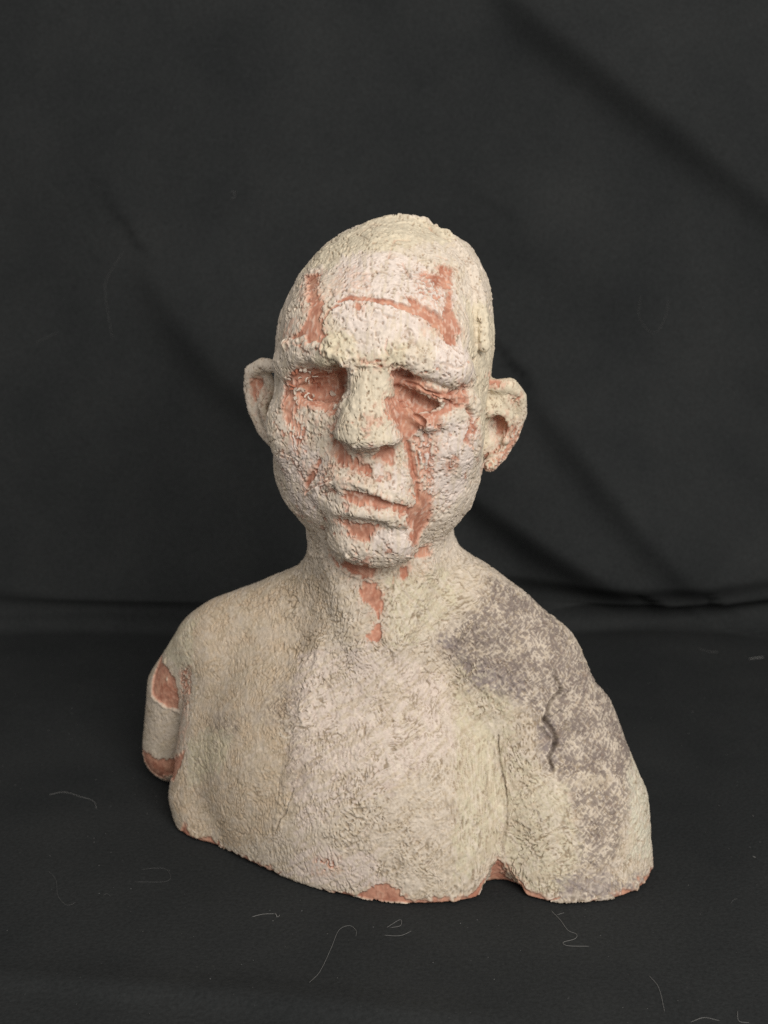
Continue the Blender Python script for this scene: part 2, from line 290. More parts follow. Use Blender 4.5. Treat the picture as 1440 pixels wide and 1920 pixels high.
BARE = [
 (0.6,1,((-3.56,-0.91,28.93),(-2.91,-1.74,29.05),(-2.72,-3.71,27.87),(-2.76,-4.05,27.18),(-2.60,-4.33,26.49),(-2.71,-4.41,25.86),(-3.08,-4.16,26.02),(-3.56,-3.86,25.81),(-3.94,-3.48,26.05),(-4.47,-2.62,25.93),(-3.65,-3.60,26.61),(-3.41,-3.62,27.15),(-3.28,-3.39,27.77),(-3.46,-2.58,28.26))),
 (0.35,1,((0.90,-4.24,28.13),(1.61,-4.28,27.82),(2.34,-4.29,27.33),(2.57,-4.24,27.19),(2.67,-3.82,27.70),(2.84,-2.99,28.33),(2.98,-2.91,28.28),(2.95,-3.75,27.52),(3.22,-3.80,27.07),(3.44,-3.74,26.53),(3.08,-4.11,26.38),(2.98,-4.37,26.04),(2.52,-4.47,26.50),(1.79,-4.58,27.13),(1.16,-4.40,27.83))),
 (0.5,1,((2.40,-2.24,29.39),(3.06,-2.05,29.20),(2.94,-2.91,28.33),(2.56,-3.01,28.51),(2.20,-3.00,28.74),(1.55,-3.03,29.01),(1.70,-2.82,29.13),(2.11,-2.76,29.00),(2.44,-2.55,29.03))),
 (1,0.4,((1.46,-3.07,29.01),(2.67,-2.72,28.72),(2.73,-3.52,27.95),(2.16,-4.12,27.72),(1.44,-3.99,28.25))),
 (0.3,1,((-1.21,-4.31,27.91),(-0.98,-4.38,27.87),(-1.03,-4.51,27.59),(-1.18,-4.46,27.63))),
 (0.45,1,((-4.56,-1.92,24.04),(-4.11,-2.74,24.71),(-3.62,-3.02,24.88),(-2.97,-3.06,24.84),(-2.41,-3.19,24.85),(-1.72,-4.56,25.14),(-1.75,-2.25,24.37),(-1.88,-2.77,23.59),(-2.12,-3.78,23.07),(-2.36,-3.71,22.86),(-2.79,-3.32,23.10),(-3.65,-2.94,23.18),(-4.05,-2.72,23.01),(-4.30,-2.59,22.42),(-4.55,-2.45,22.50),(-4.69,-2.30,23.14))),
 (0.9,0.7,((-4.55,-2.44,22.59),(-4.05,-2.72,23.01),(-3.86,-2.81,22.46),(-3.48,-3.00,22.20),(-3.68,-2.86,21.70),(-4.05,-2.49,20.87),(-4.22,-2.58,21.46),(-4.40,-2.57,22.13))),
 (0.4,1,((0.36,-4.92,25.14),(0.99,-4.99,25.10),(1.63,-4.58,24.60),(2.27,-4.51,24.14),(3.21,-4.02,24.01),(3.36,-4.45,24.45),(3.65,-3.93,24.28),(3.71,-3.71,23.43),(3.13,-3.96,23.28),(2.57,-4.20,22.95),(2.45,-3.90,22.21),(2.01,-4.45,22.62),(1.48,-3.98,22.26),(1.02,-4.02,21.80),(0.73,-4.66,22.19),(0.64,-4.51,22.54),(0.18,-5.09,22.99),(0.05,-5.05,23.53),(0.09,-4.91,23.87),(0.55,-3.94,23.79),(0.41,-4.33,24.34),(0.22,-4.94,24.96))),
 (0.3,1,((0.64,-4.42,22.70),(1.21,-3.92,21.51),(1.40,-3.79,20.54),(1.61,-3.64,19.74),(1.62,-3.48,18.84),(1.49,-3.52,18.85),(1.39,-3.75,19.77),(1.14,-3.89,20.56),(0.98,-3.97,21.51),(0.55,-4.72,22.57))),
 (1,0.45,((1.11,-4.04,22.18),(2.21,-4.05,22.27),(2.37,-3.77,21.48),(2.27,-3.27,19.67),(2.20,-2.88,18.42),(1.61,-3.38,18.53),(1.03,-3.95,19.43),(1.50,-3.73,20.14))),
 (0.35,1,((0.99,-3.90,18.74),(1.51,-3.50,18.79),(1.60,-3.62,19.49),(2.18,-3.16,19.10),(2.16,-2.68,18.02),(2.03,-2.43,17.56),(1.65,-2.53,16.89),(1.29,-3.48,16.76),(1.22,-3.46,17.12),(1.42,-3.09,17.43),(1.05,-3.99,17.94))),
 (0.35,1,((-2.31,-3.62,21.75),(-1.86,-3.84,21.60),(-1.49,-3.90,21.01),(-1.63,-3.87,20.69),(-2.05,-3.70,20.69),(-2.29,-3.54,21.06))),
 (0.7,1,((-1.86,-3.78,20.77),(-1.21,-3.97,20.97),(-0.60,-4.09,20.64),(-0.70,-4.14,20.32),(-1.49,-3.92,20.49))),
 (0.3,1,((-0.28,-4.21,21.37),(0.00,-5.36,21.78),(0.46,-4.06,21.39),(0.48,-4.04,20.82),(0.14,-4.08,20.78),(-0.19,-4.09,20.97),(-0.54,-4.07,21.04))),
 (0.5,1,((-2.90,-3.16,20.85),(-3.09,-2.79,19.96),(-3.57,-2.19,19.10),(-3.63,-2.31,19.52),(-3.33,-2.76,20.24))),
 (0.8,0.8,((-2.34,-3.55,20.59),(-2.54,-3.47,19.90),(-2.94,-3.11,19.44),(-2.73,-3.28,20.05))),
 (0.35,1,((-1.78,-3.93,19.56),(-1.12,-4.15,19.55),(-0.19,-4.27,19.35),(1.03,-3.88,18.74),(1.03,-3.88,18.53),(0.19,-4.09,18.77),(-0.75,-4.07,18.86),(-1.50,-3.87,18.91),(-1.80,-3.79,19.20))),
 (0.4,1,((-2.24,-3.08,17.98),(-1.71,-3.39,17.99),(-0.24,-3.66,17.84),(-0.38,-3.64,17.56),(-0.62,-3.60,17.26),(-0.76,-3.59,17.01),(-1.24,-3.47,17.21),(-1.62,-3.31,17.28),(-1.71,-3.31,17.68))),
 (0.6,0.8,((2.81,-3.54,20.68),(3.14,-3.50,20.75),(3.06,-3.35,20.36),(2.82,-3.40,20.35))),
 (0.2,1,((-2.55,-0.74,15.66),(-1.99,-1.14,15.32),(-0.77,-3.24,15.88),(-0.54,-1.71,14.72),(-1.59,-1.37,14.83),(-2.12,-1.11,15.06))),
 (0.4,1,((-0.99,-1.63,14.56),(-0.40,-1.76,14.57),(-0.04,-1.87,14.07),(-0.08,-1.99,13.48),(-0.25,-2.13,12.86),(-0.59,-1.94,13.47),(-0.99,-1.82,13.64),(-1.19,-1.66,14.11))),
 (0.4,1,((-0.45,-2.15,12.71),(-0.20,-2.22,12.63),(-0.06,-2.47,12.19),(-0.20,-2.57,11.83),(-0.69,-2.44,11.85),(-0.87,-2.35,12.05),(-0.54,-2.28,12.34))),
 (0.2,1,((1.10,-3.38,16.27),(1.78,-1.34,16.18),(2.17,-1.10,16.24),(2.26,-0.91,15.65),(1.69,-1.28,15.69))),
 (0.3,1,((0.77,-1.62,15.23),(1.16,-1.49,15.32),(1.11,-1.57,14.91),(0.91,-1.68,14.61),(0.79,-1.64,14.82))),
 (0.25,1,((-12.34,6.77,8.03),(-11.75,5.06,7.68),(-11.24,4.57,7.23),(-11.12,4.65,6.13),(-11.27,4.92,5.29),(-11.83,5.24,5.33),(-12.36,5.45,5.57),(-12.86,5.89,5.85),(-12.80,6.15,6.73),(-12.54,6.28,7.45))),
 (1,0.6,((-10.89,4.15,8.02),(-10.32,3.48,8.47),(-10.27,3.30,6.98),(-10.55,3.11,5.90),(-11.05,4.63,5.71))),
 (0.4,1,((-13.93,7.49,2.12),(-13.18,6.31,2.14),(-12.83,6.07,1.97),(-11.85,5.81,2.03),(-10.43,1.93,4.31),(-10.76,2.01,3.44),(-11.11,2.15,2.53),(-12.67,6.62,0.53),(-13.47,6.97,0.82),(-13.90,7.23,1.61))),
 (0.25,1,((-9.06,-0.53,-0.22),(-8.14,-0.98,-0.08),(-7.10,-1.88,-0.00),(-6.78,-2.28,-0.07),(-7.69,-1.64,-0.32),(-8.94,-0.77,-0.39))),
 (0.25,1,((-1.25,-5.53,0.25),(-0.46,-5.77,0.90),(0.15,-5.90,1.07),(0.76,-6.00,0.81),(0.85,-6.00,0.19),(-0.37,-5.69,0.06))),
 (0.25,1,((-0.50,-5.76,0.95),(0.18,-5.90,1.03),(0.67,-5.99,0.63),(1.11,-6.03,0.28),(-0.50,-5.69,0.02))),
 (0.2,1,((5.43,-4.71,1.80),(5.18,-4.54,1.10),(5.10,-4.19,0.36),(4.40,-5.55,0.59),(3.70,-5.80,0.17),(4.40,-5.60,-0.03),(4.99,-5.51,0.24),(5.52,-4.16,-0.27),(6.02,-4.13,-0.29),(6.38,-5.44,0.11),(7.05,-5.60,-0.03),(6.78,-5.34,0.36),(6.59,-5.16,0.69),(5.86,-4.47,0.96))),
 (0.3,1,((-6.62,2.90,23.74),(-6.02,2.84,23.78),(-6.13,3.06,23.32),(-6.46,3.08,22.59),(-6.59,3.12,23.00))),
 (0.3,1,((5.14,0.00,22.32),(5.74,0.02,22.27),(6.15,0.52,21.64),(5.72,0.58,21.07),(5.45,1.02,21.35))),
 (0.9,0.65,((4.65,-0.49,19.80),(5.14,0.63,20.20),(5.74,0.70,20.69),(6.20,0.49,21.64),(6.88,0.88,21.88),(6.71,0.96,21.06),(5.86,0.74,19.87),(5.24,0.50,19.40))),
 (0.4,1,((4.87,-0.61,24.37),(5.17,0.16,24.03),(5.24,-0.21,23.69),(4.98,-0.15,23.81))),
 (0.6,0.8,((6.02,0.09,23.05),(6.52,0.18,23.24),(6.26,0.41,22.86))),
 (0.8,0.6,((3.81,-3.57,22.76),(4.21,-3.16,22.60),(4.17,-3.23,21.76),(3.68,-3.60,21.92))),
 (0.5,0.6,((-1.10,-4.92,25.55),(-0.05,-5.11,25.27),(-0.09,-5.09,25.15),(-1.11,-4.93,25.37))),
 (1,0.3,((-3.38,-4.63,1.73),(-2.30,-5.12,2.00),(-2.13,-5.22,1.28),(-3.21,-4.72,1.00)))]
STAIN = [
 (0,0.85,((5.11,0.50,14.10),(6.52,1.04,13.54),(7.96,1.52,12.48),(9.43,-0.05,10.97),(10.82,0.42,9.38),(12.03,0.25,7.59),(12.57,-0.33,5.96),(12.14,-1.94,5.24),(11.61,-3.11,4.87),(8.75,-3.99,5.59),(7.84,-3.83,6.01),(7.51,-3.28,7.24),(7.44,-2.93,8.08),(6.53,-2.62,8.94),(5.34,-2.37,9.43),(4.25,-1.92,9.56),(3.79,-1.57,10.41),(2.57,-1.45,11.46),(3.33,-1.19,11.96),(4.75,-0.63,13.35))),
 (1,0.8,((4.07,-1.82,9.71),(4.71,-1.84,10.61),(5.53,-2.02,10.48),(6.26,-2.23,10.17),(6.81,-2.44,9.65),(6.43,-2.58,9.12),(5.34,-2.31,9.60),(4.43,-2.03,9.50))),
 (1,0.9,((2.62,-1.42,11.54),(3.42,-1.27,11.69),(3.61,-1.44,10.96),(4.25,-1.72,10.56),(4.16,-1.77,10.14),(3.61,-1.46,10.67),(2.95,-1.36,11.18))),
 (1,0.7,((7.43,-3.01,7.91),(8.19,-2.77,8.21),(8.35,-3.22,7.22),(8.04,-3.64,6.41),(7.59,-3.46,6.83))),
 (0,0.75,((8.94,-4.23,5.15),(11.82,-2.54,5.22),(11.81,-3.64,4.01),(11.36,-4.47,2.81),(11.01,-5.01,1.80),(9.36,-5.54,1.55),(9.27,-5.23,2.56),(9.39,-4.80,3.84),(8.91,-4.60,4.48))),
 (1,0.85,((8.28,-5.65,1.18),(10.27,-5.40,1.42),(11.31,-5.18,0.81),(13.22,-3.06,0.39),(13.22,-3.43,0.03),(11.31,-5.38,0.16),(9.25,-5.94,0.23),(8.28,-5.88,0.35))),
 (5,0.8,((12.25,-1.34,5.44),(12.89,-0.92,4.69),(13.42,-1.89,2.35),(13.40,-2.42,0.37),(11.44,-4.81,1.69),(11.84,-3.92,3.39),(11.70,-3.01,4.89))),
 (2,0.9,((-9.88,5.79,11.24),(-4.57,2.41,13.67),(-2.72,-0.70,14.56),(-2.63,-1.25,12.20),(-3.80,-1.74,9.81),(-4.96,-2.32,7.65),(-4.02,-3.26,6.63),(-4.47,-3.57,4.85),(-9.38,0.40,2.94),(-10.23,2.14,5.26),(-10.19,3.37,8.93))),
 (2,0.9,((-11.18,2.66,3.15),(-7.18,-1.38,5.99),(-4.02,-3.20,6.80),(-4.01,-3.86,4.71),(-5.43,-3.37,2.23),(-7.29,-1.75,0.46),(-10.15,0.42,0.02),(-11.34,2.07,1.30))),
 (0,0.45,((-8.85,0.80,6.14),(-8.08,0.10,6.89),(-7.30,-0.77,7.00),(-7.40,-0.99,6.41),(-8.15,-0.20,6.27))),
 (0,0.4,((-5.32,-0.94,9.13),(-4.37,-1.35,9.67),(-3.78,-2.13,9.20),(-4.30,-2.83,7.39),(-5.25,-2.15,7.58),(-6.04,-1.43,7.77))),
 (0,0.4,((-5.13,-1.07,9.17),(-3.75,-3.02,7.47),(-3.73,-3.91,5.02),(-4.93,-3.34,4.74),(-4.57,-3.04,6.53))),
 (3,0.7,((-12.39,6.76,8.14),(-11.55,5.86,9.84),(-9.86,4.25,10.89),(-9.98,3.15,8.39),(-10.95,4.22,7.99),(-11.69,5.11,8.09))),
 (3,0.7,((-10.21,1.90,4.85),(-9.08,1.04,5.94),(-7.61,-0.81,6.33),(-8.00,-0.98,4.81),(-10.16,1.09,2.61))),
 (4,0.7,((-4.21,-0.62,10.46),(-0.51,-2.53,11.68),(2.86,-1.60,9.72),(3.30,-3.61,6.98),(-0.50,-5.08,4.95),(-4.09,-4.17,2.83),(-4.63,-2.96,6.69))),
 (4,0.8,((-4.10,-4.21,2.30),(-0.50,-5.65,2.52),(0.00,-5.87,0.99),(-2.03,-5.24,0.35),(-4.67,-3.80,0.37))),
 (3,0.7,((3.63,-1.47,10.76),(5.40,-2.10,10.17),(6.15,-2.69,8.50),(5.60,-4.64,1.97),(3.25,-5.90,1.01),(3.56,-3.50,6.93))),
 (3,0.6,((6.15,-3.13,6.76),(8.60,-4.30,5.11),(9.30,-5.30,2.33),(8.28,-5.86,0.43),(6.21,-4.13,-0.01),(5.75,-3.84,4.34))),
 (3,0.7,((0.13,-1.74,14.88),(2.86,-0.22,14.99),(3.91,-0.55,13.46),(2.06,-1.73,11.67),(0.51,-2.66,11.72))),
 (3,0.7,((3.57,-2.49,27.96),(5.50,1.45,26.73),(5.56,0.50,20.15),(4.79,0.54,19.61),(4.08,-3.33,22.32),(3.80,-3.00,26.11))),
 (3,0.7,((-0.50,0.95,31.58),(1.99,0.92,31.46),(3.74,0.73,30.25),(0.47,-2.47,29.83),(-2.40,-1.81,29.34),(-3.98,0.24,28.79),(-2.53,1.66,30.48))),
 (3,0.6,((-1.84,-4.58,26.71),(0.46,-4.88,26.73),(0.23,-5.35,21.94),(-1.91,-3.90,21.69),(-1.39,-4.79,24.89))),
 (4,0.7,((-1.92,-1.55,29.81),(1.42,-2.22,29.82),(3.31,-2.83,27.98),(1.84,-4.83,26.27),(-0.46,-5.02,25.83),(-2.31,-4.27,27.14))),
 (4,0.8,((1.84,-4.75,26.50),(3.53,-3.64,26.17),(3.78,-3.73,24.30),(1.86,-4.54,24.40))),
 (4,0.8,((1.88,-4.42,22.49),(4.07,-3.32,22.80),(3.96,-2.14,19.63),(2.72,-2.52,18.19),(1.68,-3.67,20.43))),
 (4,0.7,((-3.89,-2.78,21.74),(-2.41,-3.45,20.88),(-3.02,-1.63,17.47),(-4.07,-1.00,17.84),(-5.01,-1.33,20.49))),
 (4,0.7,((-0.72,-4.07,20.75),(0.96,-3.95,20.49),(0.96,-4.03,19.28),(-0.71,-4.28,20.06))),
 (4,0.7,((-0.49,-3.65,17.70),(1.48,-2.92,17.53),(1.23,-3.33,16.36),(-0.49,-3.60,16.43))),
 (6,0.75,((0.73,-4.46,22.34),(2.40,-3.96,22.26),(2.46,-3.77,21.48),(2.25,-3.61,20.69),(2.35,-2.80,18.40),(1.62,-3.03,18.06),(0.93,-3.98,19.62),(1.21,-3.87,20.93))),
 (6,0.75,((-3.58,-1.34,28.67),(-2.80,-1.88,29.06),(-2.63,-3.77,27.88),(-3.56,-3.51,27.14),(-4.26,-2.92,26.37),(-4.61,-2.00,26.10),(-3.86,-3.03,27.47))),
 (6,0.7,((1.28,-3.15,29.01),(2.58,-2.45,29.08),(2.72,-3.79,27.70),(2.52,-4.26,27.19),(1.62,-4.22,27.90))),
 (6,0.6,((1.43,-4.57,27.39),(2.70,-4.29,26.84),(3.07,-4.37,25.95),(1.61,-4.74,26.70))),
 (6,0.6,((-4.65,-2.38,22.58),(-2.41,-3.63,22.96),(-2.22,-3.84,22.62),(-3.48,-2.97,21.91),(-3.90,-2.58,20.88),(-4.28,-2.50,21.26))),
 (6,0.55,((-2.61,-3.46,21.80),(-0.36,-5.52,21.79),(-0.37,-4.16,20.23),(-1.49,-4.05,20.02),(-2.74,-3.31,19.48))),
 (6,0.7,((3.61,-3.75,22.79),(4.31,-3.03,22.87),(4.45,-2.76,21.49),(3.64,-3.59,21.64))),
 (6,0.8,((4.67,-0.36,19.67),(5.15,0.82,20.26),(5.72,0.55,20.92),(6.06,0.17,21.79),(6.87,0.84,21.99),(6.76,0.94,21.06),(5.86,0.74,19.77))),
 (6,0.5,((-6.82,3.03,23.53),(-5.87,2.81,23.46),(-5.30,-1.69,21.50),(-6.34,2.94,21.56))),
 (6,0.5,((-3.92,-2.41,20.46),(-2.63,-3.33,21.02),(-3.04,-2.86,19.78),(-3.68,-2.02,18.81))),
 (6,0.5,((-1.49,-3.99,20.19),(-0.19,-4.09,20.97),(0.56,-4.03,20.77),(-0.19,-4.13,20.32))),
 (6,0.45,((-3.47,-4.58,1.80),(-2.12,-5.19,2.04),(-2.13,-5.22,1.19),(-3.30,-4.67,0.87))),
 (6,0.4,((-1.59,-1.43,14.56),(-0.99,-1.62,14.61),(-0.20,-2.13,12.91),(-0.79,-2.10,12.79))),
 (6,0.5,((-1.13,-4.92,25.53),(-0.01,-5.13,25.55),(-0.01,-5.10,25.15),(-1.13,-4.92,25.17))),
 (6,0.6,((-11.08,4.37,7.94),(-10.15,3.31,8.54),(-10.18,3.13,6.94),(-10.31,1.81,4.37),(-11.10,2.97,3.85),(-11.01,4.59,5.29))),
 (6,0.5,((-1.90,-2.24,29.35),(-0.47,-3.51,28.94),(-0.46,-4.34,28.06),(-2.80,-3.54,28.02))),
 (3,0.9,((-2.67,-4.23,26.68),(-1.38,-4.69,26.72),(-1.38,-4.85,25.36),(-2.60,-3.60,24.99))),
 (3,0.9,((-0.23,-4.86,26.73),(1.15,-4.94,26.28),(0.92,-5.03,25.15),(-0.11,-5.09,25.15)))]
STRIP = [
 (0.07,0.2,0.3,((-2.03,-4.04,27.91),(-1.44,-4.11,28.11),(-0.63,-4.33,28.05),(0.36,-4.49,27.85),(1.16,-4.53,27.61),(1.88,-4.50,27.26),(2.61,-4.35,26.76),(3.03,-4.18,26.25))),
 (0.03,0.06,0.6,((-2.62,-4.10,27.23),(-2.39,-4.07,27.58),(-2.02,-4.11,27.81))),
 (0.04,0.05,0.4,((3.70,-3.69,23.15),(3.99,-3.40,22.69),(3.80,-3.54,22.10),(3.63,-3.60,21.73))),
 (0.03,0.03,0.5,((3.72,-4.22,25.33),(3.92,-3.57,24.34),(4.13,-3.33,23.57))),
 (0.04,0.05,0.5,((-0.95,-4.97,25.40),(-0.54,-5.07,25.36),(-0.10,-5.10,25.22))),
 (0.03,0.04,0.5,((-0.77,-5.03,25.33),(-0.14,-5.11,25.48))),
 (0.05,0.03,0.6,((-3.91,-2.89,27.55),(-3.69,-1.09,28.66))),
 (0.05,0.05,0.7,((1.61,-5.04,24.97),(2.33,-4.97,25.10))),
 (0.04,0.04,0.6,((4.78,-0.90,24.50),(4.21,-3.16,22.60))),
 (0.05,0.03,0.4,((-1.43,-3.40,17.21),(-0.66,-3.60,16.97))),
 (0.04,0.05,0.5,((5.74,0.60,20.10),(6.53,0.76,21.29)))]
CUT = [
 (0.09,0.2,((8.62,-2.09,9.32),(7.97,-2.56,8.77),(7.73,-2.92,8.08))),
 (0.14,0.3,((7.73,-2.92,8.08),(8.21,-3.17,7.39),(8.17,-3.36,6.98))),
 (0.1,0.2,((8.17,-3.36,6.98),(7.86,-3.64,6.42),(8.04,-3.87,5.93))),
 (0.12,0.16,((7.52,-3.10,7.66),(7.88,-3.27,7.24))),
 (0.05,0.12,((8.62,-2.09,9.32),(8.43,-2.04,9.70),(8.15,-2.00,10.08))),
 (0.08,0.14,((8.25,-1.88,10.23),(8.43,-2.10,9.53),(8.62,-2.12,9.24))),
 (0.05,0.1,((11.48,-0.68,7.45),(11.46,-1.44,6.85))),
 (0.05,0.1,((12.22,-0.25,6.55),(12.25,-0.82,5.66))),
 (0.07,0.12,((5.49,-2.79,7.17),(5.53,-3.13,6.03),(5.86,-3.66,4.77),(5.84,-4.17,3.51),(5.68,-4.59,2.00))),
 (0.05,0.08,((5.29,-2.91,6.57),(5.45,-3.83,4.42),(5.31,-4.80,2.12))),
 (0.05,0.08,((3.79,-5.01,4.36),(4.10,-4.60,4.90))),
 (0.05,0.08,((3.50,-5.64,2.57),(3.68,-5.15,4.12))),
 (0.05,0.08,((1.55,-4.47,6.54),(1.64,-5.00,5.52))),
 (0.05,0.07,((4.92,-3.34,5.91),(4.94,-3.85,5.08))),
 (0.05,0.1,((-4.38,-3.64,4.80),(-4.66,-3.71,3.77),(-5.04,-3.57,3.11),(-5.33,-3.43,2.26))),
 (0.05,0.07,((-1.85,-4.64,5.18),(-0.80,-4.63,5.93))),
 (0.05,0.07,((-1.77,-5.27,2.60),(-0.71,-5.46,3.33))),
 (0.06,0.12,((3.70,-4.25,25.33),(3.92,-3.57,24.34),(4.08,-3.38,23.57))),
 (0.09,0.16,((3.65,-3.74,23.25),(3.98,-3.40,22.73),(3.82,-3.53,22.10),(3.65,-3.58,21.63))),
 (0.07,0.12,((1.06,-3.98,21.70),(1.29,-3.84,20.64),(1.55,-3.67,19.75),(1.56,-3.50,18.85))),
 (0.05,0.1,((0.13,-4.97,26.39),(0.04,-5.08,25.95),(0.22,-5.14,25.69))),
 (0.07,0.14,((-2.52,-4.52,25.81),(-2.44,-4.49,25.36),(-2.13,-3.11,25.03))),
 (0.05,0.1,((-1.26,-4.88,25.21),(-0.10,-5.09,25.19))),
 (0.04,0.08,((-1.26,-4.87,25.08),(-0.14,-5.08,25.08))),
 (0.05,0.1,((-0.95,-4.97,25.40),(-0.10,-5.10,25.24))),
 (0.04,0.08,((-0.77,-5.03,25.34),(-0.14,-5.11,25.48))),
 (0.05,0.1,((-1.55,-4.54,24.32),(-1.54,-4.58,24.78),(-1.35,-4.82,25.03))),
 (0.05,0.1,((-1.55,-4.68,23.93),(-1.79,-4.17,23.54),(-1.88,-4.48,23.12))),
 (0.06,0.1,((0.18,-2.61,29.71),(0.47,-1.61,30.51),(1.21,-1.40,30.51))),
 (0.06,0.12,((0.83,-2.71,29.54),(1.18,-3.40,28.84))),
 (0.05,0.1,((-3.91,-2.89,27.55),(-3.64,-1.22,28.66))),
 (0.06,0.1,((2.37,-1.83,29.77),(2.80,-1.73,29.65))),
 (0.06,0.1,((-2.62,-4.12,27.18),(-2.34,-4.07,27.63),(-1.89,-4.16,27.81))),
 (0.07,0.12,((2.12,0.61,31.06),(2.57,-0.23,30.59),(3.26,0.04,30.50))),
 (0.06,0.1,((-2.50,-0.81,15.42),(-1.59,-1.33,15.05),(-0.59,-1.72,14.64))),
 (0.06,0.12,((0.00,-1.86,14.17),(0.40,-1.82,14.26),(0.49,-1.70,14.84))),
 (0.05,0.1,((1.05,-3.48,16.34),(2.08,-1.20,16.30),(2.80,-0.71,16.53))),
 (0.05,0.1,((-2.71,-0.59,15.88),(-1.79,-1.28,15.44),(-0.57,-3.35,15.96))),
 (0.05,0.1,((-3.30,-2.05,18.27),(-2.75,-3.09,19.19),(-2.26,-3.45,19.36))),
 (0.06,0.12,((-3.57,-2.19,19.09),(-2.84,-3.21,19.70),(-2.34,-3.63,19.97))),
 (0.07,0.16,((2.64,-4.43,23.65),(3.11,-3.97,23.33),(3.67,-3.73,23.37),(3.98,-3.42,22.86))),
 (0.09,0.18,((1.38,-4.24,22.98),(1.77,-4.31,22.65))),
 (0.08,0.16,((0.89,-4.33,24.51),(1.47,-4.64,24.36),(1.84,-4.57,24.04),(2.48,-4.50,23.89),(3.19,-4.03,24.01))),
 (0.07,0.14,((0.76,-3.76,23.75),(0.81,-4.09,23.42),(1.32,-3.82,23.24),(1.69,-3.85,23.11))),
 (0.06,0.14,((1.84,-4.57,24.04),(2.25,-4.45,23.75),(2.71,-4.41,23.65))),
 (0.07,0.12,((3.67,-3.65,24.10),(3.69,-3.72,23.46))),
 (0.07,0.1,((-10.83,4.08,8.04),(-10.81,4.23,6.51),(-11.00,4.58,5.51))),
 (0.06,0.1,((-10.53,3.79,7.31),(-10.33,2.56,5.71)))]
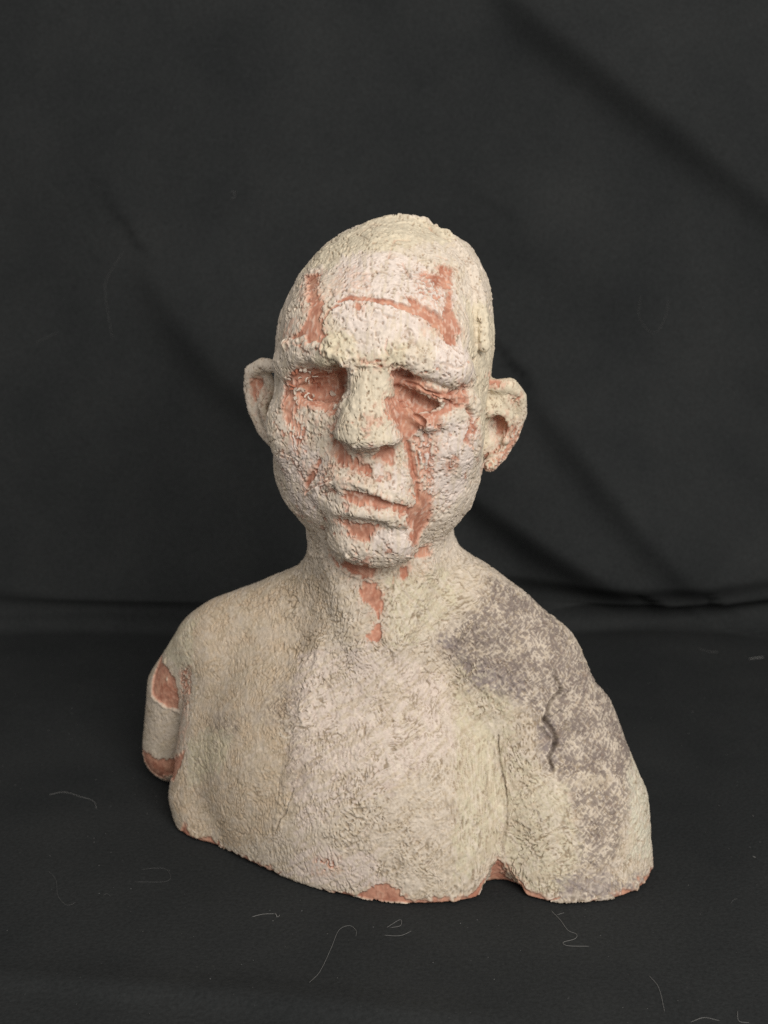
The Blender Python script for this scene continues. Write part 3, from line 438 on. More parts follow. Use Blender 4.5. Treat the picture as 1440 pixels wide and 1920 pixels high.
DAB = [
 (0.3,0.06,3,((-3.11,-1.25,11.51),(-3.73,-2.33,8.90),(-4.36,-3.23,6.26),(-5.17,-3.52,2.77))),
 (0.16,0.07,3,((-3.22,-1.35,11.13),(-3.86,-2.52,8.43),(-4.10,-3.09,7.02))),
 (0.05,0.05,3,((3.09,-2.56,8.17),(1.01,-4.07,7.23),(-0.75,-4.60,6.02))),
 (0.05,0.05,3,((2.33,-3.73,7.36),(0.25,-4.59,6.34),(-1.63,-4.72,5.15))),
 (0.04,0.05,3,((0.37,-5.59,3.68),(-0.50,-5.57,3.02),(-1.63,-5.35,2.30))),
 (0.06,0.07,3,((5.29,-2.55,8.44),(5.39,-3.24,5.71),(5.27,-4.84,2.08))),
 (0.05,0.06,3,((5.80,-2.78,7.71),(5.89,-3.57,5.03),(5.76,-4.53,2.19))),
 (0.05,0.05,3,((4.89,-2.72,7.14),(4.95,-3.80,5.14))),
 (0.12,0.06,3,((-4.20,-0.88,10.28),(-2.05,-1.94,11.34),(-0.51,-2.52,11.73))),
 (0.14,0.07,3,((0.00,-2.59,11.97),(1.53,-2.00,12.30),(3.38,-0.78,13.12))),
 (0.12,0.06,3,((2.59,-1.39,11.83),(3.38,-1.42,10.47),(4.64,-2.16,9.38),(5.77,-2.60,8.73))),
 (0.12,0.12,3,((1.99,0.76,31.22),(3.20,-0.12,30.38),(3.89,-1.02,29.32),(4.30,-1.70,27.92),(4.42,-2.18,26.04))),
 (0.08,0.06,3,((-0.73,-0.28,30.98),(0.49,0.05,31.26),(1.74,0.55,31.17))),
 (0.12,0.13,3,((2.36,0.69,31.10),(3.09,0.33,30.73))),
 (0.06,0.05,3,((3.80,-3.00,26.11),(3.90,-3.52,23.79),(4.20,-2.96,21.04))),
 (0.05,0.05,3,((10.88,-2.52,6.50),(12.06,-3.96,2.72))),
 (0.2,0.16,4,((-4.42,-2.74,25.91),(-4.05,-3.32,26.10),(-3.66,-3.70,26.27),(-3.56,-3.80,26.14))),
 (0.16,0.16,4,((-3.42,-3.95,25.93),(-2.99,-4.19,26.18),(-2.90,-4.27,26.05))),
 (0.2,0.22,3,((-2.21,-4.61,26.22),(-2.39,-4.47,26.38),(-2.57,-4.48,25.94),(-2.21,-4.69,25.64),(-1.75,-4.83,25.61),(-1.76,-4.76,25.34))),
 (0.14,0.14,3,((-1.48,-4.85,25.93),(-1.26,-4.89,25.62),(-1.35,-4.85,25.21))),
 (0.14,0.12,3,((0.26,-5.14,25.73),(0.44,-5.07,26.04),(0.62,-5.02,26.16),(0.71,-5.12,25.73))),
 (0.22,0.12,4,((1.20,-5.13,25.51),(1.38,-5.13,25.42))),
 (0.1,0.14,4,((2.24,-3.73,23.18),(2.50,-4.08,23.28),(2.59,-4.11,23.42),(2.44,-4.42,23.65))),
 (0.1,0.12,3,((-1.16,-4.91,25.31),(-0.18,-5.10,25.29))),
 (0.12,0.1,3,((-1.39,-4.86,25.76),(-1.39,-4.79,24.94),(-1.70,-2.35,24.10),(-1.68,-4.50,23.73),(-2.02,-4.06,23.02))),
 (0.14,0.14,3,((8.00,-2.80,8.23),(8.40,-2.55,8.52),(8.78,-2.52,8.31),(8.84,-2.92,7.58))),
 (0.12,0.12,3,((8.42,-2.30,9.01),(8.93,-1.94,9.26))),
 (0.12,0.12,3,((8.25,-3.24,7.22),(8.53,-3.31,6.96))),
 (0.1,0.08,3,((-12.84,5.86,5.76),(-12.04,5.31,5.32),(-11.27,4.93,5.26))),
 (0.05,0.07,3,((-11.91,5.50,8.16),(-11.88,5.08,7.03))),
 (0.08,0.1,3,((-2.40,-0.88,15.64),(-2.04,-1.13,15.09),(-1.59,-1.37,14.83),(-0.54,-1.72,14.69))),
 (0.08,0.09,3,((1.15,-3.32,16.25),(2.20,-0.99,15.62))),
 (0.12,0.12,4,((-3.68,-2.07,18.92),(-2.74,-3.31,19.76),(-1.68,-4.00,19.95),(-0.74,-4.31,19.64),(0.37,-4.21,19.14))),
 (0.1,0.1,4,((-4.46,2.75,15.22),(-3.50,0.83,15.18),(-1.73,-3.11,16.24))),
 (0.07,0.1,4,((-3.46,-2.33,19.27),(-2.94,-2.96,20.09),(-2.64,-3.29,20.44))),
 (0.07,0.1,4,((-3.15,-2.79,19.37),(-2.54,-3.45,20.09),(-2.25,-3.62,20.50))),
 (0.12,0.09,3,((-1.31,-5.33,21.75),(-0.93,-4.04,21.24),(-0.28,-4.21,21.37)))]
FLAKE = ((-4.32,-2.36,24.33),(-4.44,-2.26,24.41),(-4.15,-2.48,24.08),(-4.01,-2.54,23.83),(-3.73,-2.93,24.82),(-3.92,-2.84,24.76),(-3.80,-2.66,24.43),(-3.54,-2.95,24.82),(-3.22,-2.86,24.69),(-3.10,-2.69,24.51),(-3.38,-2.65,24.27),(-3.21,-2.43,24.29),(-3.46,-2.85,24.39),(-3.68,-2.48,23.82),(-3.63,-2.55,23.69),(-3.49,-2.60,23.65),(-3.25,-2.59,23.60),(-3.15,-2.83,23.54),(-4.01,-2.62,23.51),(-3.90,-2.76,23.34),(-4.20,-2.42,23.91),(-3.91,-2.59,23.93),(-3.77,-2.52,23.88),(-2.49,-2.69,24.60),(-2.32,-2.40,23.72),(-2.19,-3.48,23.25),(-2.98,-2.23,24.08),(-3.33,-2.84,23.54),(-3.36,-2.85,24.71),(-4.03,-2.73,24.65))
# ---------------------------------------------------------------- the bust
V, F = surface_net(PRIMS, (-17, -9, -0.6), (17, 13, 33.5), 0.2)
V, F = subdivide(V, F); V = project(V, PRIMS, 2)
V, F = subdivide(V, F); V = project(V, PRIMS, 1)
Nn = vnormals(V, F)
nv = len(V); V0 = V.copy()
PV = V.astype(np.float32)
wob = PV + 0.06 * np.stack([perlin(PV, .45, s) for s in (1, 2, 3)], 1)     # warped position: ragged outlines
HL = (V - HEAD_C) @ HEAD_M.T                                              # head frame
head_w = sst(14.2, 16.2, V[:, 2]) * (np.abs(HL[:, 0]) < 8)
n1 = perlin(PV, .16, 11); n2 = perlin(PV, .3, 12); n3 = perlin(PV, .9, 13); n4 = perlin(PV, 2.6, 14); nf = perlin(PV, .1, 15)
drag = perlin(PV * np.array([1, 1, .28], np.float32), .11, 16)             # vertical brush drag
# --- where the slip is missing
bare = np.zeros(nv); halo = np.zeros(nv)
for soft, cover, pts in BARE:
    m, d = patch(wob, Nn, pts)
    rag = soft * (0.14 * n1[m] + 0.20 * n2[m] + .40 * drag[m]) + .03 * nf[m]
    k = sst(0.05, -0.05, d + rag)
    if cover < 1: k = k * sst(-.12, .12, drag[m] + n1[m] * .8 + (cover - .5) * .9)
    bare[m] = np.maximum(bare[m], k); halo[m] = np.maximum(halo[m], cover * sst(.40, .0, d))
for r0, r1, soft, pts in STRIP:
    P = np.array(pts); m, d = near_line(wob, pts, .8)
    tt_ = np.clip(((wob[m] - P[0]) @ (P[-1] - P[0])) / ((P[-1] - P[0]) @ (P[-1] - P[0])), 0, 1)
    k = sst(.03, -.03, d - (r0 + (r1 - r0) * tt_) + soft * (.10 * n1[m] + .12 * drag[m]) + .02 * nf[m])
    bare[m] = np.maximum(bare[m], k)
# worn rim of the base, scattered rubs on the face
rim = sst(.55, .2, V[:, 2] + .5 * n3 + .3 * n2) * (n4 + .5 * n3 > -.05)
bare = np.maximum(bare, rim)
face = head_w * sst(-1.5, -3.5, HL[:, 1]) * sst(2.0, -1.0, HL[:, 2])
rub = sst(.36, .46, n2 * .5 + n3 * .55 + n1 * .3 + .06 * face) * face
bare = np.maximum(bare, rub * .8)
bare = np.where(V[:, 2] < .06, 1, bare)
slip = 1 - bare
# --- relief of the slip: little dabs of a brush, each with its own direction
cell = 1.15; ci = np.floor((PV + .5 * np.stack([perlin(PV, .8, s) for s in (21, 22, 23)], 1)) / cell).astype(np.int32) + 512
best = np.full(nv, 9.); ang = np.zeros(nv)
for a in (-1, 0, 1):
    for b in (-1, 0, 1):
        for c in (-1, 0, 1):
            j = ci + np.array([a, b, c]); h = hash3(j, 5)
            ctr = (j - 512 + np.stack([(h & np.uint32(255)), (h >> np.uint32(8)) & np.uint32(255), (h >> np.uint32(16)) & np.uint32(255)], 1) / 255.) * cell
            d = ((PV - ctr) ** 2).sum(1); s = d < best; best[s] = d[s]; ang[s] = ((h[s] >> np.uint32(24)) / 255.) * math.pi
zup = np.array([0, 0, 1.]); t1 = np.cross(Nn, zup); t1 /= np.linalg.norm(t1, axis=1)[:, None] + 1e-6; t2 = np.cross(t1, Nn)
cx, cz = (V * t1).sum(1), (V * t2).sum(1)
lx = V[:, 0] * 1.0; lz = V[:, 2] * 1.0                                     # strokes are laid on from the front
def strokes(a, wid, ln, seed):
    p = lx * np.cos(a) + lz * np.sin(a); q = -lx * np.sin(a) + lz * np.cos(a)
    return perlin(np.stack([p / ln, q / wid, V[:, 1] * 1.2 + a * 5], 1), 1.0, seed)
dabs = strokes(ang, .095, .36, 31) + .6 * strokes(ang + .5, .065, .2, 32)
vert = strokes(np.full(nv, math.pi / 2 + .06), .10, .8, 33)
wx, wz = .16 * perlin(PV, 1.3, 81), .16 * perlin(PV, 1.3, 82); lx = lx + wx; lz = lz + wz
hatch = np.maximum(strokes(np.full(nv, .75), .085, .34, 34), strokes(np.full(nv, 2.3), .09, .26, 35)) + .12 * n1
left = sst(-2.5, -6.5, V[:, 0] + 1.5 * n4 + (V[:, 2] - 8) * .25) * (1 - head_w)      # the shoulder that is brushed smoother
brow_up = head_w * sst(-.5, 1.5, HL[:, 2])
midch = sst(8.5, 6.5, V[:, 2]) * sst(2.2, 3.4, V[:, 0] + .6 * n3) * sst(6.3, 5.6, V[:, 0] + .6 * n3)
wv = np.clip(brow_up * .75 + midch * .9, 0, 1)
pat = dabs * (1 - wv) + vert * 1.25 * wv
stain = np.zeros(nv); lilac = np.zeros(nv); TONES = [np.zeros(nv) for _ in range(7)]
for kind, cover, pts in STAIN:
    m, d = patch(wob, Nn, pts, 1.5)
    k = cover * sst(*((.5, -.4) if kind == 0 else (.14, -.14)), d + .3 * n3[m] + .25 * n2[m] + .2 * n4[m] + (.55 if kind < 3 else .35) * np.where(kind == 0, hatch[m], pat[m]))
    TONES[int(kind)][m] = np.maximum(TONES[int(kind)][m], k)
sho = TONES[0]
pat = pat * (1 - sst(.2, .6, sho)) + hatch * 1.2 * sst(.2, .6, sho)
rough = np.clip(.80 + 1.2 * n3 + .9 * n4, .22, 1.35) * (1 - .6 * left) * (1 - .35 * head_w)
def groove(f, w): return sst(w, w * .25, np.abs(f))
wormn = strokes(ang, .17, .42, 36); g1 = groove(wormn + .05 * n1, .11)
g2 = groove(perlin(PV, .21, 44) + .06 * nf, .085)
gv = groove(strokes(np.full(nv, math.pi / 2 - .05), .13, 1.1, 37) + .04 * n1, .10)
gh = np.maximum(groove(strokes(np.full(nv, .75), .13, .5, 34), .10), groove(strokes(np.full(nv, 2.3), .14, .45, 35), .10))
zone = perlin(PV, 1.9, 45) + .5 * n3
m1 = sst(-.18, .12, zone + .1) * (1 - wv); m2 = sst(.12, -.15, zone) * (1 - wv); mv = np.maximum(wv, sst(.18, .35, perlin(PV, 2.4, 46)) * (1 - head_w))
sh = sst(.15, .5, sho)
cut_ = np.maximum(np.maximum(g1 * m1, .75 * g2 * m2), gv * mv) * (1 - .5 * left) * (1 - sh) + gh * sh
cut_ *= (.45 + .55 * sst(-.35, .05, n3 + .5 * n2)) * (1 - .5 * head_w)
relief = -.075 * cut_ + (.005 + .002 * head_w) * np.tanh(2.5 * pat) * rough + .005 * n1 * rough + .003 * nf + .011 * n2 * rough * (1 - .5 * head_w) + .007 * drag + (.03 + .05 * head_w) * perlin(PV, 1.5, 17)
stroke_a = strokes(np.full(nv, 2.15), .20, 2.0, 61); stroke_b = strokes(np.full(nv, .60), .17, 1.5, 62)
l1 = sst(-.03, .03, perlin(PV, 1.35, 71) + .30 * n2 + .30 * stroke_a); l2 = sst(-.03, .03, perlin(PV, .75, 72) - .08 + .25 * n2 + .35 * stroke_b)
relief += (.032 * l1 + .026 * l2 - .03) * (.75 + .25 * head_w) * (1 - .5 * left)
# thicker crust with pits on the face
pit = sst(.47, .55, perlin(PV * np.array([1.2, 1, .8], np.float32), .12, 41) + .14 * n3) * (.4 + .6 * head_w) * (1 - .7 * left)
slit = sst(.45, .53, strokes(ang * .5 + .9, .07, .26, 43) + .18 * n3) * (.3 + .7 * head_w) * (1 - .8 * left)
pit = np.maximum(pit, slit)
relief -= .085 * pit
crk = sst(.045, .0, np.abs(perlin(PV + .12 * np.stack([n2, n1, n3], 1), 1.1, 51) + .06 * n2)) * sst(-.12, .12, perlin(PV, 1.7, 52)) * (.4 + .6 * head_w)
relief -= .075 * crk
lump = sst(.05, .35, perlin(PV, .24, 42)) * face
relief += .01 * lump * sst(.0, .3, n3)
sock = head_w * sst(-.8, -.2, HL[:, 2] - .6) * sst(1.6, .9, HL[:, 2]) * (HL[:, 1] < -2)
clayr = (.016 * n2 + .014 * n1 + .014 * drag) * (1 + 2.2 * sock) - .05 * sock * sst(.2, .4, n2)
edge = sst(.02, .3, bare) * sst(1, .6, bare)
ears = head_w * sst(4.9, 5.3, np.abs(HL[:, 0])) * (HL[:, 2] < 2.2); relief = relief * (1 - .6 * ears)
disp = slip * (relief + .012) + bare * (clayr - .085) + .035 * edge
for wid, dep, pts in CUT:
    m, d = near_line(V + .06 * np.stack([n2, n1, n3], 1), pts, .6)
    disp[m] -= dep * sst(wid * 1.3, wid * .2, d)
thick = np.zeros(nv); dabtone = np.zeros(nv)
for wid, hgt, tone, pts in DAB:
    m, d = near_line(V + .05 * np.stack([n1, n2, n3], 1), pts, .9)
    k = np.sqrt(np.clip(1 - (d / (wid * (1 + .9 * n2[m] + .5 * n3[m]))) ** 2, 0, 1))
    thick[m] = np.maximum(thick[m], hgt * k * .8 * (1 + .15 * n1[m] + .5 * n2[m])); bare[m] = bare[m] * (1 - sst(.1, .4, k))
disp += thick
eye = np.zeros(nv)
for c, r in (((590, 730), 0),): pass
V = V + Nn * disp[:, None]
V[:, 2] = np.maximum(V[:, 2], 0.0)
NF = vnormals(V, F)
# --- pigments, with shade painted into recesses and highlights onto ridges
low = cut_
C = lambda *a: np.array(a, float)
def mix(c, t, k): return c + (np.asarray(t) - c) * k[:, None]
col = np.tile(C(.58, .495, .395), (nv, 1))
col = mix(col, C(.72, .625, .515), .9 * head_w)
col = mix(col, np.where(head_w[:, None] > .5, C(.64, .55, .41), C(.58, .505, .37)), np.clip(.30 * sst(.0, .5, n4 + .4 * n3), 0, 1))
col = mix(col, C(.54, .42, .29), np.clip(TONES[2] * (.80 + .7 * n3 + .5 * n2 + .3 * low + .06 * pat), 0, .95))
col = mix(col, np.where(head_w[:, None] > .5, C(.675, .595, .425), C(.61, .555, .385)), .9 * TONES[3])
col = mix(col, np.where(head_w[:, None] > .5, C(.775, .665, .605), C(.70, .585, .52)), .85 * TONES[4])
col = mix(col, C(.70, .68, .53), .8 * TONES[5])
col = mix(col, C(.65, .565, .465), .6 * sst(.06, .22, stroke_a + .25 * drag + .2 * n1) * (1 - head_w) * (1 - .6 * left) * (1 - .75 * TONES[2]))
col = mix(col, C(.51, .42, .30), .6 * sst(.08, .24, stroke_b + .3 * n1 + .2 * n2) * (1 - head_w))
col = mix(col, C(.62, .52, .38), .5 * sst(.15, .28, strokes(np.full(nv, 1.50), .16, 1.3, 63) + .3 * n1) * head_w)
col = mix(col, C(.27, .205, .135), .85 * low * (1 - .25 * head_w))  # darkens the grooves: recess shade painted into the colour
col = mix(col, C(.72, .625, .51), .4 * sst(.1, .3, pat) * (1 - head_w) * (1 - low))  # paler torso ridges, painted as highlights
scr = sst(.08, .24, hatch + .18 * n1 - .1 * n3)
col = mix(col, C(.235, .19, .165), np.clip(sho * (1.05 + .25 * n3) - (.6 - .15 * n3) * scr * sh, 0, .95))
col = mix(col, C(.27, .225, .21), np.clip(TONES[1] * (.55 + .6 * n2 + .5 * sst(.2, -.1, hatch)), 0, .92))
film = np.maximum(TONES[6] * sst(-.3, .35, drag + .7 * n2 + .4 * n1), halo * sst(.0, .35, drag + .6 * n1 + .3 * n2) * (.3 + .7 * head_w))
col = mix(col, C(.60, .39, .29), np.clip(film, 0, .85))
col = mix(col, C(.56, .36, .27), .3 * sst(.1, .5, n3 + .5 * n2) * face)
col = mix(col, C(.27, .175, .115), .75 * pit)  # pits and slits get their shade as dark colour
col = mix(col, C(.36, .24, .16), .5 * crk)
clay = np.tile(C(.53, .262, .178), (nv, 1)); clay = mix(clay, C(.43, .185, .118), sst(-.1, .5, n3 + .5 * n2)); clay = mix(clay, C(.63, .38, .27), .5 * sst(.05, .4, n1 + .6 * drag)); clay = mix(clay, C(.60, .33, .22), .6 * sst(.0, .35, perlin(PV, .8, 47) + .4 * drag + .2 * n1)); clay = mix(clay, C(.63, .46, .37), .6 * sst(.20, .40, drag + .5 * n2 + .3 * n1) * head_w); clay = mix(clay, C(.32, .12, .075), .6 * sst(.2, .45, perlin(PV, .5, 48) + .3 * n1))
col = mix(col, C(0, 0, 0), np.zeros(nv)); b_ = np.clip(bare, 0, 1)
col = col * (1 - b_[:, None]) + clay * b_[:, None]
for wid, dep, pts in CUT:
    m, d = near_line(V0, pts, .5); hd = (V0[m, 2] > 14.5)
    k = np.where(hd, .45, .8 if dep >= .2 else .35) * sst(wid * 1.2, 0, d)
    col[m] += (np.where(hd[:, None], C(.42, .15, .09), C(.13, .10, .08)) - col[m]) * k[:, None]  # head cuts tinted clay red; torso cracks painted dark as shade
col *= (1 + .10 * n1 + .10 * n2 + .06 * nf)[:, None]
col = np.clip(col, .02, .9)
# --- material
n = N('slip_over_terracotta'); at_ = n('VertexColor', layer_name='pigment_shade')
no = n('TexNoise', Scale=620.0, Detail=5.0, Roughness=.72); tc = n('TexCoord'); n.l(tc.outputs['Object'], no.inputs['Vector'])
hs = n('MixRGB', blend_type='MULTIPLY'); hs.inputs[0].default_value = 1.0
rp = n('MapRange'); rp.inputs[1].default_value = .25; rp.inputs[2].default_value = .75; rp.inputs[3].default_value = .88; rp.inputs[4].default_value = 1.09
n.l(no.outputs[0], rp.inputs[0]); n.l(at_.outputs[0], hs.inputs[1]); n.l(rp.outputs[0], hs.inputs[2]); n.l(hs.outputs[0], n.b.inputs['Base Color'])
bp = n('Bump', Strength=.5, Distance=.00025); n.l(no.outputs[0], bp.inputs['Height']); n.l(bp.outputs[0], n.b.inputs['Normal'])
n.b.inputs['Roughness'].default_value = .88; n.b.inputs['Specular IOR Level'].default_value = .25
clay_mat = n.m
# --- split into parts along the sculpted regions (the surface stays closed across the cuts)
tags = ['head', 'torso', 'neck', 'arm_l', 'arm_r', 'ear_l', 'ear_r', 'nose', 'mouth']
dist = np.full((len(tags), nv), 9., np.float32)
V32 = V0.astype(np.float32)
for q in PRIMS:
    if q[1] != 'u' or q[6] not in tags: continue
    e = d_ell(V32, q[2], q[3], q[4]) if q[0] == 'e' else d_tube(V32, q[2], q[3])
    i = tags.index(q[6]); dist[i] = np.minimum(dist[i], e)
dist[7:] -= .12; dist[5:7] -= .1
part = dist.argmin(0)
for i in (5, 6): part[(part == i) & (np.abs(HL[:, 0]) < 4.7)] = 0
jaw = V0[:, 2] < 13.2
part[jaw & ((part == 0) | (part >= 5))] = 2
part[(part == 1) & (V0[:, 2] > 15)] = 0
fp = part[F]; fp = np.where(fp[:, 0] == fp[:, 2], fp[:, 0], fp[:, 1])
bust = empty('clay_bust'); tag(bust, 'terracotta bust of a bald man with cracked cream slip on black cloth', 'sculpture')
made = {}
spec = [('torso', 1, None, None), ('head', 0, None, None), ('neck', 2, None, None), ('arm', 3, 'torso', 'arm stump with a bare terracotta band and tip'), ('arm', 4, 'torso', 'broad arm stump with umber stained shoulder'),
        ('ear', 5, 'head', 'ear with a bare terracotta hollow, mostly cream'), ('ear', 6, 'head', 'ear with reddish worn lobe'), ('nose', 7, 'head', None), ('mouth', 8, 'head', None)]
for name, pi, par, lab in spec:
    f = F[fp == pi]; u, inv = np.unique(f, return_inverse=True)
    m = bpy.data.meshes.new(name); m.vertices.add(len(u)); m.vertices.foreach_set('co', (V[u] / 100).astype(np.float32).ravel())
    m.loops.add(f.size); m.loops.foreach_set('vertex_index', inv.astype(np.int32).ravel())
    m.polygons.add(len(f)); m.polygons.foreach_set('loop_start', np.arange(0, f.size, 4, dtype=np.int32))
    m.update(calc_edges=True); m.shade_smooth()
    a = m.color_attributes.new('pigment_shade', 'FLOAT_COLOR', 'POINT')
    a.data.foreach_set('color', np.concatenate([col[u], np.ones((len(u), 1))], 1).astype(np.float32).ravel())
    m.normals_split_custom_set_from_vertices(NF[u].astype(np.float32))
    m.materials.append(clay_mat)
    o = link(bpy.data.objects.new(name, m), made.get(par, bust)); made.setdefault(name, o)
    if lab: o['label'] = lab
# --- curled flakes of slip left standing in the worn eye
rnd = random.Random(4)
n = N('dry_slip'); n.b.inputs['Base Color'].default_value = (.66, .56, .46, 1); n.b.inputs['Roughness'].default_value = .9
no = n('TexNoise', Scale=700.0); bp = n('Bump', Strength=.4, Distance=.0004); n.l(no.outputs[0], bp.inputs['Height']); n.l(bp.outputs[0], n.b.inputs['Normal']); slip_mat = n.m
n = N('red_clay_crumb'); n.b.inputs['Base Color'].default_value = (.44, .17, .10, 1); n.b.inputs['Roughness'].default_value = .9
no = n('TexNoise', Scale=700.0); bp = n('Bump', Strength=.4, Distance=.0004); n.l(no.outputs[0], bp.inputs['Height']); n.l(bp.outputs[0], n.b.inputs['Normal']); crumb_mat = n.m
for i, p in enumerate(FLAKE):
    L = rnd.uniform(.14, .34); w = rnd.uniform(.05, .13); th = rnd.uniform(.02, .045); bend = rnd.uniform(-.08, .08)
    vs = []; k = 4
    for a in range(k + 1):
        x = (a / k - .5) * L; ww = w * (1 - .6 * abs(2 * a / k - 1)) * rnd.uniform(.7, 1.2); zc = bend * (1 - (2 * a / k - 1) ** 2)
        vs += [(x, -ww, zc - th), (x, ww, zc - th), (x, ww * .8, zc + th), (x, -ww * .8, zc + th)]
    fs = [(0, 1, 2, 3), (4 * k + 3, 4 * k + 2, 4 * k + 1, 4 * k)]
    for a in range(k):
        for b in range(4): fs.append((4 * a + b, 4 * a + 4 + b, 4 * a + 4 + (b + 1) % 4, 4 * a + (b + 1) % 4))
    o = mesh('flake', [tuple(c / 100 for c in v) for v in vs], fs, crumb_mat if i % 3 == 2 else slip_mat, made['head'], False)
    o.location = (p[0] / 100, p[1] / 100 - .0003, p[2] / 100); o.rotation_euler = (rnd.uniform(-.9, .9), rnd.uniform(0, 6.3), rnd.uniform(-.7, .7))
LINT = [
 ('pale curved lint hair lying left of the bust, beside its bare arm tip', 0.018, 1, [((-18.80,5.56),(-18.06,5.89),(-17.03,5.36),(-16.15,4.80),(-15.75,3.84))]),
 ('faint hooked lint hair near the left edge of the table cloth', 0.013, 0, [((-16.65,-2.76),(-16.03,-3.65),(-15.55,-5.12),(-14.92,-5.95),(-14.54,-5.72))]),
 ('squared lint thread below the corner of the torso', 0.012, 0, [((-12.04,-2.68),(-11.28,-2.52),(-10.71,-2.76),(-10.56,-3.78),(-12.21,-3.85))]),
 ('white tuft with a thin tail in front of the chest', 0.02, 1, [((-5.08,-6.64),(-4.90,-6.98),(-4.82,-6.80)), ((-5.01,-6.71),(-4.95,-7.03)), ((-6.10,-6.98),(-5.63,-6.76),(-5.08,-6.71))]),
 ('long wavy lint hair rising to a hook at the front, left of centre', 0.013, 1, [((-3.14,-12.16),(-2.74,-11.26),(-2.35,-9.57),(-2.05,-8.09),(-1.58,-7.70),(-1.27,-8.09),(-1.26,-8.56))]),
 ('tiny curl of lint left of the squared thread', 0.011, 0, [((-13.38,-5.12),(-13.27,-4.93),(-13.02,-5.17))]),
 ('s-shaped pale lint thread in front of the right arm', 0.017, 1, [((7.78,-6.42),(8.10,-7.21),(8.34,-8.09),(8.68,-8.41),(8.54,-8.78),(7.99,-9.05),(8.16,-9.32),(9.10,-9.36)), ((8.03,-6.80),(8.38,-6.62))]),
 ('thin slanting lint hair at the front right', 0.015, 1, [((11.27,-11.51),(11.51,-12.40),(11.40,-14.02))]),
 ('pale kinked thread tuft in front of the middle of the chest', 0.015, 1, [((0.12,-7.87),(0.74,-7.21),(0.75,-7.70),(0.30,-7.87)), ((0.00,-8.48),(0.72,-8.52),(1.27,-8.13))]),
 ('bowed lint thread at the very front edge, right side', 0.017, 1, [((12.29,-14.70),(12.90,-14.41),(13.49,-14.62))]),
 ('small hooked thread in the front right corner', 0.017, 1, [((14.38,-13.93),(14.24,-14.62),(14.63,-14.75))]),
 ('white fleck on the cloth far right, level with the shoulder', 0.05, 1, [((26.97,27.79),(27.63,28.02),(28.17,28.25))]),
 ('grey smear of lint left of the white fleck', 0.03, 0, [((23.62,29.67),(24.35,29.07),(25.07,29.07))]),
 ('small white crumb on the table cloth right of the arm', 0.035, 1, [((18.66,-1.40),(18.79,-1.51))]),
 ('tiny pale crumb between the right arm and the picture edge', 0.025, 1, [((19.96,3.12),(20.01,2.99))]),
 ('short comma of lint right of the bust front', 0.013, 0, [((16.33,-5.84),(16.58,-5.48),(16.77,-5.41))]),
 ('small white tuft high on the hanging cloth left of the head', 0.035, 0, [((-11.45,68.55),(-11.33,68.31),(-11.58,68.08)), ((-11.77,68.63),(-11.16,68.63))]),
 ('long faint bowed hair on the hanging cloth at the left', 0.024, 0, [((-20.07,64.16),(-21.14,62.63),(-21.59,61.42),(-21.40,59.39),(-21.12,57.56))]),
 ('faint slanting hair on the hanging cloth near the left edge', 0.024, 0, [((-27.14,57.23),(-26.34,57.60),(-25.29,58.09))]),
 ('faint loop of hair on the hanging cloth right of the head', 0.02, 0, [((19.62,60.93),(19.45,59.60),(20.01,58.50),(20.81,58.17),(21.44,59.19),(21.73,60.61))])]
CREASES = [
 (((8.80,84.17),(12.05,81.11),(17.37,77.26),(23.58,72.50),(31.15,66.64)), 2.7, 2.4, 0.65),
 (((11.49,65.84),(17.73,62.23),(24.86,58.58),(31.63,55.30)), 4, 0.8, 0.5),
 (((12.10,53.24),(16.38,48.24),(20.28,43.61),(24.22,39.34)), 2.6, 2.4, 0.65),
 (((5.89,46.57),(9.71,44.45),(13.98,41.91),(18.70,39.13)), 2.8, 3, 0.7),
 (((-17.71,63.04),(-15.31,59.39),(-12.07,55.30),(-8.36,51.58)), 3, 1.6, 0.6),
 (((-33.18,38.48),(-26.39,38.05),(-17.89,37.54),(-5.12,36.76)), 2, 1.1, 0.6),
 (((-33.19,35.90),(-22.10,35.67),(-12.74,35.44),(-4.24,35.20)), 1.2, 0.9, 0.6),
 (((6.80,39.68),(11.90,39.60),(20.39,39.51),(33.13,39.68)), 1.6, 1.3, 0.7),
 (((11.68,35.01),(17.04,36.33),(22.15,37.45),(34.05,38.23)), 2, 2.6, 0.75),
 (((-17.26,-11.55),(-9.32,-12.75),(-3.50,-13.58),(3.85,-14.62)), 0.7, 0.3, 0.4),
 (((-31.10,67.84),(-24.31,74.93),(-20.81,84.17)), 6, 0.6, 0),
 (((-6.40,84.17),(-9.69,77.26),(-12.24,69.82),(-13.94,66.24)), 5, 0.7, 0.3)]
# ---------------------------------------------------------------- black cloth: table, roll at the back, hanging folds (cm)
ns, nt = 330, 470
s_ = np.linspace(-75, 75, ns); L1, L2 = 85.0, 60.0                       # floor runs from y=-45 to y=40, then up
t_ = np.concatenate([np.linspace(-45, 25, 170), np.linspace(25.3, 50, 140), np.linspace(50.3, 115, 160)])
SX, TT = np.meshgrid(s_, t_, indexing='ij'); sx = SX.ravel(); tt = TT.ravel()
Yw = 36.0; r = 2.6; arc = r * math.pi / 2; t0 = Yw - r
fl = tt < t0; mid = (tt >= t0) & (tt < t0 + arc); up_ = tt >= t0 + arc
a = np.clip((tt - t0) / r, 0, math.pi / 2)
Y = np.where(fl, tt, t0 + r * np.sin(a)); Zc = r * (1 - np.cos(a)) + np.where(up_, tt - t0 - arc, 0); Y = Y + np.where(up_, (tt - t0 - arc) * .10, 0)
ny = np.where(fl, 0, -np.sin(a)); nz = np.cos(a)
pp = np.stack([sx, tt, 0 * tt], 1)
